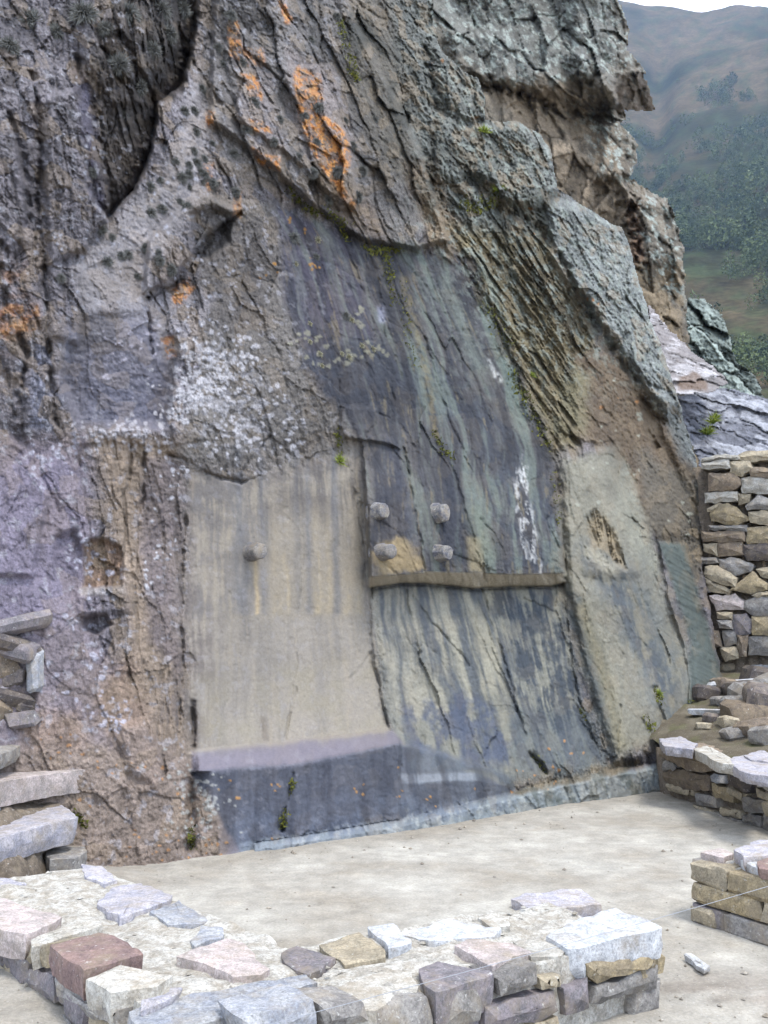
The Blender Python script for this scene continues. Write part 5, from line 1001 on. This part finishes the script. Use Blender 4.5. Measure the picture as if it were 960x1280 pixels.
# loose slabs and stones on the terrace, each where a sight line meets the terrace
def on_terrace(px, py):
    P = np.stack([XX, YY, ZZ], -1) - CAM; zc = P @ np.array([0, cP, sP]); ux = P[..., 0] / zc * F + 480; uy = 640 - (P @ np.array([0, -sP, cP])) / zc * F
    i = np.unravel_index(np.argmin((ux - px) ** 2 + (uy - py) ** 2), ux.shape); return np.array([XX[i], YY[i], ZZ[i]])
LOOSE = [((918, 856), (.72, .30, .07), 'white', 'loose pale slab tilted on the terrace rubble below the tall wall'), ((896, 892), (.42, .20, .05), 'white', 'thin pale flagstone jutting from the terrace slope beside the rock'),
         ((950, 850), (.34, .3, .2), 'dark', 'dark angular block beside the tilted pale slab on the terrace'), ((938, 876), (.42, .32, .26), 'grey', 'rounded grey rubble boulder in the middle of the terrace heap'),
         ((935, 898), (.36, .3, .2), 'brown', 'brown rubble stone low in the terrace heap'), ((960, 892), (.4, .36, .3), 'dark', 'dark boulder at the open end of the terrace heap'), ((965, 868), (.4, .3, .3), 'grey', 'grey squared stone high in the terrace heap'),
         ((912, 908), (.16, .14, .1), 'tan', 'small tan cobble at the foot of the terrace heap'), ((905, 878), (.2, .16, .1), 'grey', 'small flat grey stone between the two pale terrace slabs'), ((880, 912), (.14, .1, .07), 'tan', 'tiny tan pebble on the terrace edge by the rock'),
         ((948, 915), (.3, .24, .16), 'brown', 'brown cobble just behind the retaining wall caps'), ((915, 838), (.3, .2, .12), 'tan', 'tan stone fallen at the base of the tall dry wall'), ((948, 830), (.34, .24, .12), 'white', 'whitish slab leaning at the base of the tall dry wall'), ((884, 872), (.30, .24, .16), 'dark', 'dark cobble jammed between the layered rock and the terrace heap'), ((926, 868), (.34, .28, .2), 'dark', 'dark wedge stone under the tilted pale terrace slab'),
         ((908, 862), (.26, .2, .14), 'brown', 'brown chunk under the open end of the tilted pale slab'), ((926, 888), (.30, .24, .18), 'grey', 'grey chunk below the dark wedge stone on the terrace'), ((952, 876), (.32, .3, .22), 'brown', 'brown block leaning on the grey rubble boulder'), ((918, 920), (.2, .16, .1), 'grey', 'small grey cobble behind the pale cap of the retaining wall'), ((956, 926), (.26, .2, .14), 'grey', 'grey cobble beside the lilac cap of the retaining wall'), ((890, 902), (.16, .14, .1), 'dark', 'small dark stone just below the thin pale flagstone')]
for i, ((px, py), dm, mt, lb) in enumerate(LOOSE):
    p = on_terrace(px, py); o = link('loose_stone', block_mesh(dm[0] * 1.25, dm[1] * 1.25, dm[2] * 1.25, 1000 + i, .28, .22), ST[mt], None, label=lb, category='stone', group='loose stones on the terrace')
    o.location = Vector((p[0], p[1], p[2] + dm[2] * .28)); o.rotation_euler = (rnd.uniform(-.15, .15), rnd.uniform(-.2, .2), rnd.uniform(-.5, .5))

# --- tall dry stone wall behind the terrace -------------------------------------
zb = 1.0; ztop = float(at_y(905, 572, 13.6)[2]); print('tall wall', d0, d1, ztop)
dw = empty('dry_stone_wall', (float(d0[0]), float(d0[1]), zb), label='tall dry stone terrace wall of tan and grey blocks beside the rock', category='wall')
org = d0[:2] - eW * .35
k6 = lambda L_: [(820 + x_ / 4.264, 550 + y_ / 4.264) for x_, y_ in L_]
for i, (pl, mt) in enumerate((([(245, 100), (370, 75), (440, 85), (440, 102), (250, 116)], 'pale'), ([(440, 82), (480, 60), (620, 55), (625, 100), (500, 114), (440, 106)], 'tan'), ([(250, 125), (390, 108), (395, 150), (290, 160), (250, 155)], 'blue'), ([(398, 120), (500, 116), (515, 150), (460, 195), (398, 175)], 'tan'), ([(505, 168), (522, 150), (640, 150), (640, 205), (508, 196)], 'brown'),
        ([(285, 180), (410, 178), (450, 210), (455, 240), (400, 272), (288, 272)], 'purple'), ([(460, 208), (500, 196), (640, 200), (640, 285), (465, 280)], 'pale'), ([(262, 282), (428, 276), (432, 325), (265, 335)], 'pale'), ([(434, 286), (500, 290), (500, 330), (440, 345)], 'tan'), ([(480, 350), (545, 296), (620, 320), (620, 370), (490, 372)], 'grey'), ([(290, 395), (320, 352), (385, 336), (490, 410), (490, 425), (420, 455), (300, 430)], 'ochre'),
        ([(270, 365), (335, 335), (350, 340), (310, 378), (275, 382)], 'tan'), ([(495, 385), (640, 375), (640, 455), (505, 440)], 'tan'), ([(285, 456), (480, 455), (480, 484), (290, 480)], 'grey'), ([(250, 490), (465, 488), (465, 540), (380, 545), (255, 540)], 'purple'), ([(486, 470), (620, 462), (620, 548), (490, 548)], 'ochre'), ([(330, 546), (455, 542), (460, 610), (330, 622)], 'brown'), ([(255, 555), (324, 550), (324, 620), (255, 590)], 'tan'),
        ([(466, 560), (640, 552), (640, 645), (490, 640), (466, 592)], 'dark'), ([(228, 624), (320, 624), (330, 655), (228, 660)], 'grey'), ([(340, 636), (400, 624), (515, 665), (500, 700), (420, 720), (345, 690)], 'dark'), ([(270, 680), (330, 672), (430, 735), (420, 780), (370, 775), (255, 725)], 'tan'), ([(404, 798), (515, 702), (590, 765), (590, 800), (510, 820)], 'ochre'), ([(535, 690), (640, 668), (640, 745), (560, 730)], 'tan'),
        ([(260, 738), (370, 786), (398, 802), (390, 825), (290, 802)], 'tan'), ([(290, 832), (420, 827), (468, 860), (458, 900), (330, 905)], 'pink'), ([(472, 862), (560, 832), (640, 850), (640, 935), (520, 935), (472, 900)], 'grey'), ([(412, 936), (480, 926), (510, 960), (500, 1030), (430, 1035), (412, 1000)], 'purple'), ([(325, 916), (408, 921), (408, 958), (330, 950)], 'tan'), ([(330, 962), (405, 966), (408, 1010), (340, 1005)], 'grey'),
        ([(432, 1042), (490, 1042), (480, 1150), (440, 1150)], 'brown'), ([(515, 945), (640, 945), (640, 1038), (518, 1038)], 'ochre'), ([(350, 1018), (424, 1020), (428, 1090), (365, 1100)], 'grey'), ([(500, 1050), (640, 1050), (640, 1150), (500, 1140)], 'grey'), ([(345, 1110), (430, 1100), (438, 1160), (370, 1180)], 'tan'), ([(520, 828), (590, 806), (640, 808), (640, 842), (560, 828)], 'tan'), ([(180, 1000), (330, 1020), (345, 1100), (200, 1100)], 'brown'), ([(200, 720), (250, 735), (285, 810), (210, 800)], 'grey'))):
    cp_ = np.mean(pl, 0); pl = [tuple(cp_ + (np.array(q_) - cp_) * 1.07) for q_ in pl]; mt = {'purple': 'brown', 'blue': 'pale', 'dark': 'grey'}.get(mt, mt) if i % 3 else mt
    face_stone('stone', dw, k6(pl), org, eW, .34, mt, 960 + i, .04, rnd.uniform(-.02, .05), .016)
sR = float((at_y(968, 700, 13.2)[:2] - org) @ eW)
wall_stones(dw, tuple(org + eW * (sR + .12)) + (zb,), eW, 1.3, [.3, .24, .34, .28, .36, .3, .26, .34, .3, .28, .3], .34, ['tan', 'ochre', 'grey', 'purple', 'pale'], 91, .03, .26, .56, jit=.15)
o = link('rubble_core', core_mesh(fwp(org + pW * .16, org + eW * 2.7 + pW * .16, org + eW * 2.7 + pW * .9, org + pW * .9), zb - .3, ztop - .12, 731, .05, .08), M_EARTH, dw); o.location = -dw.location

# --- stone steps and rubble at the left foot of the rock ---------------------------
STEPS = [('step_slab', [(-60, 985), (0, 968), (60, 953), (106, 946), (113, 953), (106, 960), (40, 972), (-60, 996)], .72, .16, 'pink', 'long pinkish step slab set against the left foot of the rock'),
         ('step_slab', [(-60, 1040), (0, 1013), (53, 991), (67, 996), (98, 1023), (45, 1036), (0, 1049), (-60, 1066)], .48, .16, 'lilac', 'broad smooth lilac slab with a dark broken edge on the left steps'),
         ('step_slab', [(-50, 975), (0, 981), (12, 987), (17, 1000), (0, 1012), (-50, 1016)], .56, .12, 'white', 'bright white slab perched above the broad lilac slab'),
         ('step_slab', [(-60, 915), (0, 923), (23, 927), (26, 931), (0, 942), (-60, 950)], .92, .10, 'grey', 'grey step slab above the long pinkish one'),
         ('step_slab', [(22, 922), (46, 914), (52, 920), (28, 930)], .88, .07, 'dark', 'small dark wedge stone beside the upper grey step slab'),
         ('step_slab', [(58, 1066), (80, 1056), (107, 1058), (109, 1064), (94, 1074), (62, 1076)], .27, .1, 'grey', 'small grey slab tucked beneath the broad lilac slab'),
         ('step_slab', [(-40, 1090), (0, 1096), (32, 1104), (10, 1110), (-40, 1120)], .30, .1, 'lilac', 'lilac flagstone half sunk in dark earth at the steps'),
         ('step_slab', [(20, 990), (60, 980), (92, 984), (86, 996), (40, 1000)], .50, .1, 'blue', 'blue-grey stone wedged behind the broad lilac slab')]
for i, (nm, pl, z, th, mt, lb) in enumerate(STEPS):
    stone_px(nm, pl, z, th, mt, None, 1100 + i, (rnd.uniform(-.03, .03), rnd.uniform(-.03, .03)), label=lb, category='slab', group='stone steps left of the rock')
# earth and rubble carrying the steps: a bank that rises to the underside of every slab
SB = [([tuple(at_z(x_, y_, z)[:2]) for x_, y_ in pl], z - th * .75) for _, pl, z, th, _, _ in STEPS]
def bank_z(X, Y):
    W_ = 1 / (.5 ** 2 + 0 * X); S_ = W_ * .12
    for P_, zb_ in SB:
        d_ = np.maximum(-poly_sd(X.astype(f32), Y.astype(f32), P_), 0); w_ = 1 / (d_ ** 2 + .004); W_ = W_ + w_; S_ = S_ + w_ * zb_
    return S_ / W_
lm_ = core_mesh([tuple(at_z(x_, y_, .3)[:2]) for x_, y_ in ((-140, 1100), (36, 1098), (104, 1052), (126, 1010), (140, 985))] + [(-2.2, 7.5), (-4.4, 7.4), (-4.0, 5.7)], -.05, bank_z, 741, .05, .03, .22)
link('step_bank', lm_, M_EARTH, None, kind='structure')
# stack of rough stones standing on the bank, at the picture's left edge of the rock
rk_ = empty('rubble_stack', (-2.95, 6.75, .75), label='ragged stack of layered purple stones beside the rock steps', category='stone stack')
for i, (px, py, dm, mt) in enumerate(((12, 766, (.34, .3, .10), 'dark'), (4, 784, (.52, .36, .12), 'purple'), (14, 800, (.44, .32, .09), 'dark'), (24, 812, (.24, .26, .10), 'purple'), (43, 842, (.09, .14, .26), 'blue'), (-6, 838, (.34, .26, .20), 'brown'), (18, 872, (.24, .2, .10), 'dark'), (-2, 892, (.36, .3, .16), 'brown'),
        (28, 900, (.20, .2, .08), 'purple'), (14, 852, (.16, .2, .10), 'dark'), (30, 884, (.14, .16, .07), 'dark'), (-50, 790, (.5, .34, .26), 'purple'), (-46, 850, (.5, .34, .3), 'brown'), (-46, 905, (.5, .34, .24), 'dark'), (8, 748, (.22, .22, .07), 'dark'))):
    if py < 770: continue
    p = at_y(px, py, 6.8); o = link('stone', block_mesh(dm[0] * 1.1, dm[1], dm[2] * 1.25, 1200 + i, .38, .26), ST[mt], rk_); o.location = Vector(p) - rk_.location; o.rotation_euler = (rnd.uniform(-.3, .3), rnd.uniform(-.35, .35), .5 + rnd.uniform(-.8, .8))
hb_ = [at_y(x_, y_, 7.0) for x_, y_ in ((-90, 920), (52, 920), (46, 820), (30, 780), (-90, 770))]
bm = bmesh.new(); fr_ = [bm.verts.new(Vector(p) + Vector((rnd.uniform(-.03, .03), rnd.uniform(0, .05), 0))) for p in hb_]; bk_ = [bm.verts.new(Vector(p) + Vector((-.1, .55, 0))) for p in hb_]
bm.faces.new(fr_); bm.faces.new(list(reversed(bk_)))
for k_ in range(5): bm.faces.new((fr_[k_], bk_[k_], bk_[(k_ + 1) % 5], fr_[(k_ + 1) % 5]))
bmesh.ops.triangulate(bm, faces=bm.faces); roughen(bm, .07, .035, 5, 33, 4); o = link('earth_fill', finish(bm, 'earth_fill'), M_EARTH, rk_); o.location = -rk_.location

# ================================================================== PLANTS
def blade_ball(name, n, r, seed, width=.10, up=0.0, curl=.3):
    """a cushion of stiff narrow leaves radiating from one root; +Z out of the rock"""
    rs_ = np.random.RandomState(seed); vs, ts, tn = [], [], []
    for k_ in range(n):
        d = rs_.normal(size=3); d[2] = abs(d[2]) + up; d /= np.linalg.norm(d); L = r * rs_.uniform(.7, 1.05); w = r * width * rs_.uniform(.6, 1.3)
        s_ = np.cross(d, rs_.normal(size=3)); s_ /= np.linalg.norm(s_); b_ = len(vs); mid = d * L * .55; tip = d * L + np.array([0, 0, -curl * r * rs_.rand()]) + rs_.normal(size=3) * r * .08
        vs += [s_ * w * .5, -s_ * w * .5, mid + s_ * w * .5, mid - s_ * w * .5, tip]; ts += [(b_, b_ + 1, b_ + 2), (b_ + 1, b_ + 3, b_ + 2), (b_ + 2, b_ + 3, b_ + 4)]; tn += [0, 0, .5, .5, 1.0 * rs_.rand() + .2]
    me = np_mesh(name, np.array(vs), None, None, False, np.array(ts)); a = me.attributes.new('tone', 'FLOAT', 'POINT'); a.data.foreach_set('value', np.clip(np.array(tn), 0, 1).astype(f32)); return me
ML_AIR = leaf_mat('air_plant_leaf', C(84, 84, 82), C(134, 134, 128)); ML_MOSS = leaf_mat('moss', C(64, 68, 30), C(112, 112, 48)); ML_GRASS = leaf_mat('grass_leaf', C(92, 112, 42), C(168, 176, 78)); ML_CUSH = leaf_mat('pale_cushion', C(134, 130, 106), C(186, 182, 156))
airs = [blade_ball('air_plant', 620, 1.0, 60 + k_, .075, 0.0, .45) for k_ in range(4)]
for me in airs: me.materials.append(ML_AIR)
def stick(name, me, px, py, size, **props):
    p = G.at(px, py); n_ = Vector(G.nrm(px, py)); o = link(name, me, None, None, **props); o.location = Vector(p) - n_ * size * .12
    n2_ = (n_ + Vector((0, 0, .25))).normalized(); o.rotation_euler = n2_.to_track_quat('Z', 'Y').to_euler(); o.scale = (size, size, size); return o
AIR_A = [(252, 112), (230, 140), (245, 137), (245, 162), (240, 190), (255, 197), (290, 195), (235, 215), (200, 225), (187, 265), (205, 262), (235, 257), (250, 230), (180, 310), (200, 325), (150, 320), (160, 320), (217, 200), (118, 218), (155, 145), (75, 345),
         (128, 285), (265, 232), (222, 250), (248, 215), (172, 345), (140, 300), (214, 340), (234, 208), (244, 206), (226, 222), (258, 216), (190, 236), (196, 318), (132, 330), (238, 236), (262, 182)]
AIR_B = [(300, 75), (280, 82), (390, 50), (395, 175), (380, 145), (400, 135), (420, 215), (440, 180), (350, 150), (450, 245), (370, 300), (395, 320), (435, 395), (270, 60), (310, 165), (295, 240), (345, 175), (455, 215), (288, 20), (420, 20), (430, 150), (372, 195), (408, 250), (320, 130), (470, 150), (390, 215)]
AIR_C = [(160, 20), (200, 15), (190, 60), (150, 80), (215, 40), (130, 35), (40, 25), (15, 60), (70, 40), (175, 110), (230, 15), (105, 15)]
for lst, lb, gr, s0 in ((AIR_A, 'small grey tuft of air plant on the pale slab right of the cleft', 'air plants on the pale slab', .066), (AIR_B, 'grey cushion of air plant among the orange lichen faces', 'air plants among orange lichen', .082), (AIR_C, 'shaggy dark air plant clump hanging above the cleft', 'air plants above the cleft', .13)):
    for px, py in lst: stick('air_plant', airs[rnd.randrange(4)], px + rnd.uniform(-3, 3), py + rnd.uniform(-3, 3), s0 * rnd.uniform(.75, 1.25), label=lb, category='plant', group=gr)
cush = blade_ball('cushion_plant', 130, 1.0, 75, .13); cush.materials.append(ML_CUSH)
for px, py in ((400, 443), (388, 428), (428, 442), (436, 446), (402, 458), (452, 432), (388, 405), (440, 400), (466, 436), (370, 330), (398, 300), (596, 360), (604, 380)):
    stick('cushion_plant', cush, px, py, .05 * rnd.uniform(.8, 1.2), label='pale dry cushion plant clinging to the dark streaked face', category='plant', group='cushion plants on the dark face')
gr_ = blade_ball('grass_tuft', 90, 1.0, 78, .06, .6, .5); gr_.materials.append(ML_GRASS)
for px, py, s_, lb in ((425, 577, .13, 'bright green grass tuft in the crack above the tan panel'), (606, 165, .16, 'green tuft on the knobbly shoulder below the cliff'), (622, 238, .14, 'dark tuft under the knobbly shoulder'), (665, 470, .10, 'small green tuft where the ribs meet the dark face'), (824, 868, .10, 'green tuft in the slit at the foot of the leaning slab')):
    stick('grass_tuft', gr_, px, py, s_, label=lb, category='grass tuft')
for px, py, s_ in ((892, 530, .22), (886, 545, .24), (896, 524, .16)):
    i = int((py - b2.y0) / b2.step); j = int((px - b2.x0) / b2.step); o = link('grass_tuft', gr_, None, None, label='yellow-green grass tuft rooted in the pale bedrock slope', category='grass tuft', group='tufts on the bedrock slope'); o.location = Vector(b2.X[i, j]); o.scale = (s_,) * 3; o.rotation_euler = (0, 0, rnd.uniform(0, 6))
# moss filling cracks: uncountable, one object
mv, mtr, mtn = [], [], []; rs = np.random.RandomState(91)
MOSS = [([(360, 236), (380, 260), (412, 268), (432, 284)], 5, 240, .03), ([(428, 290), (433, 300)], 3, 60, .025), ([(455, 312), (475, 316), (500, 312)], 5, 160, .03), ([(424, 25), (430, 50), (440, 90), (446, 100)], 5, 200, .03), ([(480, 320), (486, 345), (492, 380)], 6, 160, .025),
        ([(500, 350), (508, 420), (520, 460)], 6, 140, .02), ([(420, 540), (424, 570)], 4, 70, .025), ([(540, 540), (552, 560), (566, 575)], 4, 120, .025), ([(640, 470), (660, 505), (684, 560)], 7, 260, .03), ([(576, 255), (596, 262), (620, 250)], 9, 200, .035), ([(690, 590), (698, 660)], 4, 90, .02),
        ([(366, 975), (362, 992)], 3, 70, .018), ([(355, 1012), (352, 1036)], 4, 130, .02), ([(724, 885), (730, 900)], 3, 50, .02), ([(668, 945), (682, 964)], 4, 90, .02), ([(818, 862), (826, 880)], 4, 80, .025), ([(236, 1035), (240, 1062)], 5, 110, .02), ([(92, 1018), (104, 1030)], 5, 80, .025), ([(800, 890), (824, 925), (828, 960)], 5, 120, .025), ([(862, 884), (874, 876)], 6, 90, .03), ([(606, 380), (640, 440)], 7, 150, .025)]
for pts, sp_, n_, sz_ in MOSS:
    for _ in range(n_):
        k_ = rs.randint(len(pts) - 1); t = rs.rand(); px = pts[k_][0] * (1 - t) + pts[k_ + 1][0] * t + rs.normal() * sp_ * .6; py = pts[k_][1] * (1 - t) + pts[k_ + 1][1] * t + rs.normal() * sp_ * .6
        p = G.at(px, py) + N0 * rs.uniform(0, .03); b_ = len(mv)
        for q_ in range(3): mv.append(p + rs.normal(size=3) * sz_ * .55)
        mtr.append((b_, b_ + 1, b_ + 2)); mtn += [rs.rand()] * 3
me = np_mesh('moss', np.array(mv), None, None, False, np.array(mtr)); a = me.attributes.new('tone', 'FLOAT', 'POINT'); a.data.foreach_set('value', np.array(mtn, f32)); link('moss', me, ML_MOSS, None, kind='stuff', label='olive green moss lining the cracks of the rock', category='moss')

# ================================================================== BARRIER CORD on two pegs outside the frame
ca = at_y(1010, 1095, 3.3); cb = at_y(250, 1305, 2.7)
ce = empty('barrier_cord', (0, 0, 0), label='thin pale cord stretched across in front of the low corner wall', category='cord')
d_ = Vector(ca) - Vector(cb); A_ = Vector(cb) - d_ * .12; B_ = Vector(ca) + d_ * .1; cv, cq = [], []
for k_ in range(41):
    t = k_ / 40; p = A_.lerp(B_, t); p.z -= .012 * 4 * t * (1 - t) - .008; s1 = d_.cross(Vector((0, 0, 1))).normalized(); s2 = d_.cross(s1).normalized()
    for j_ in range(6): cv.append(p + (s1 * math.cos(j_ * math.pi / 3) + s2 * math.sin(j_ * math.pi / 3)) * .0009)
    if k_:
        for j_ in range(6): cq.append(((k_ - 1) * 6 + j_, (k_ - 1) * 6 + (j_ + 1) % 6, k_ * 6 + (j_ + 1) % 6, k_ * 6 + j_))
m, nt, b = new_mat('cord_fibre'); b.inputs['Base Color'].default_value = (.26, .27, .29, 1); b.inputs['Roughness'].default_value = .8; link('cord', np_mesh('cord', np.array([tuple(q_) for q_ in cv]), np.array(cq)), m, ce)
for p in (A_, B_):
    o = link('peg', block_mesh(.035, .035, p.z + .35, 5, .05, .2), ST['brown'], ce); o.location = (p.x, p.y, (p.z + .35) / 2 - .3)

# ================================================================== HAZE over the valley
bm = bmesh.new(); bmesh.ops.create_cube(bm, size=1.0)
for vtx in bm.verts: vtx.co = Vector((vtx.co.x * 4400 + 200, vtx.co.y * 4400 + 600, (vtx.co.z + .5) * 960 - 60))
me = bpy.data.meshes.new('haze'); bm.to_mesh(me); bm.free()
m = bpy.data.materials.new('haze_air'); m.use_nodes = True; nt = m.node_tree; nt.nodes.clear(); out = nt.nodes.new('ShaderNodeOutputMaterial'); pv = nt.nodes.new('ShaderNodeVolumePrincipled')
pv.inputs['Color'].default_value = (.42, .62, 1.0, 1); pv.inputs['Density'].default_value = .00017; pv.inputs['Anisotropy'].default_value = .1; nt.links.new(pv.outputs[0], out.inputs['Volume'])
link('haze', me, m, None, kind='stuff', label='thin bluish haze filling the valley air', category='haze')
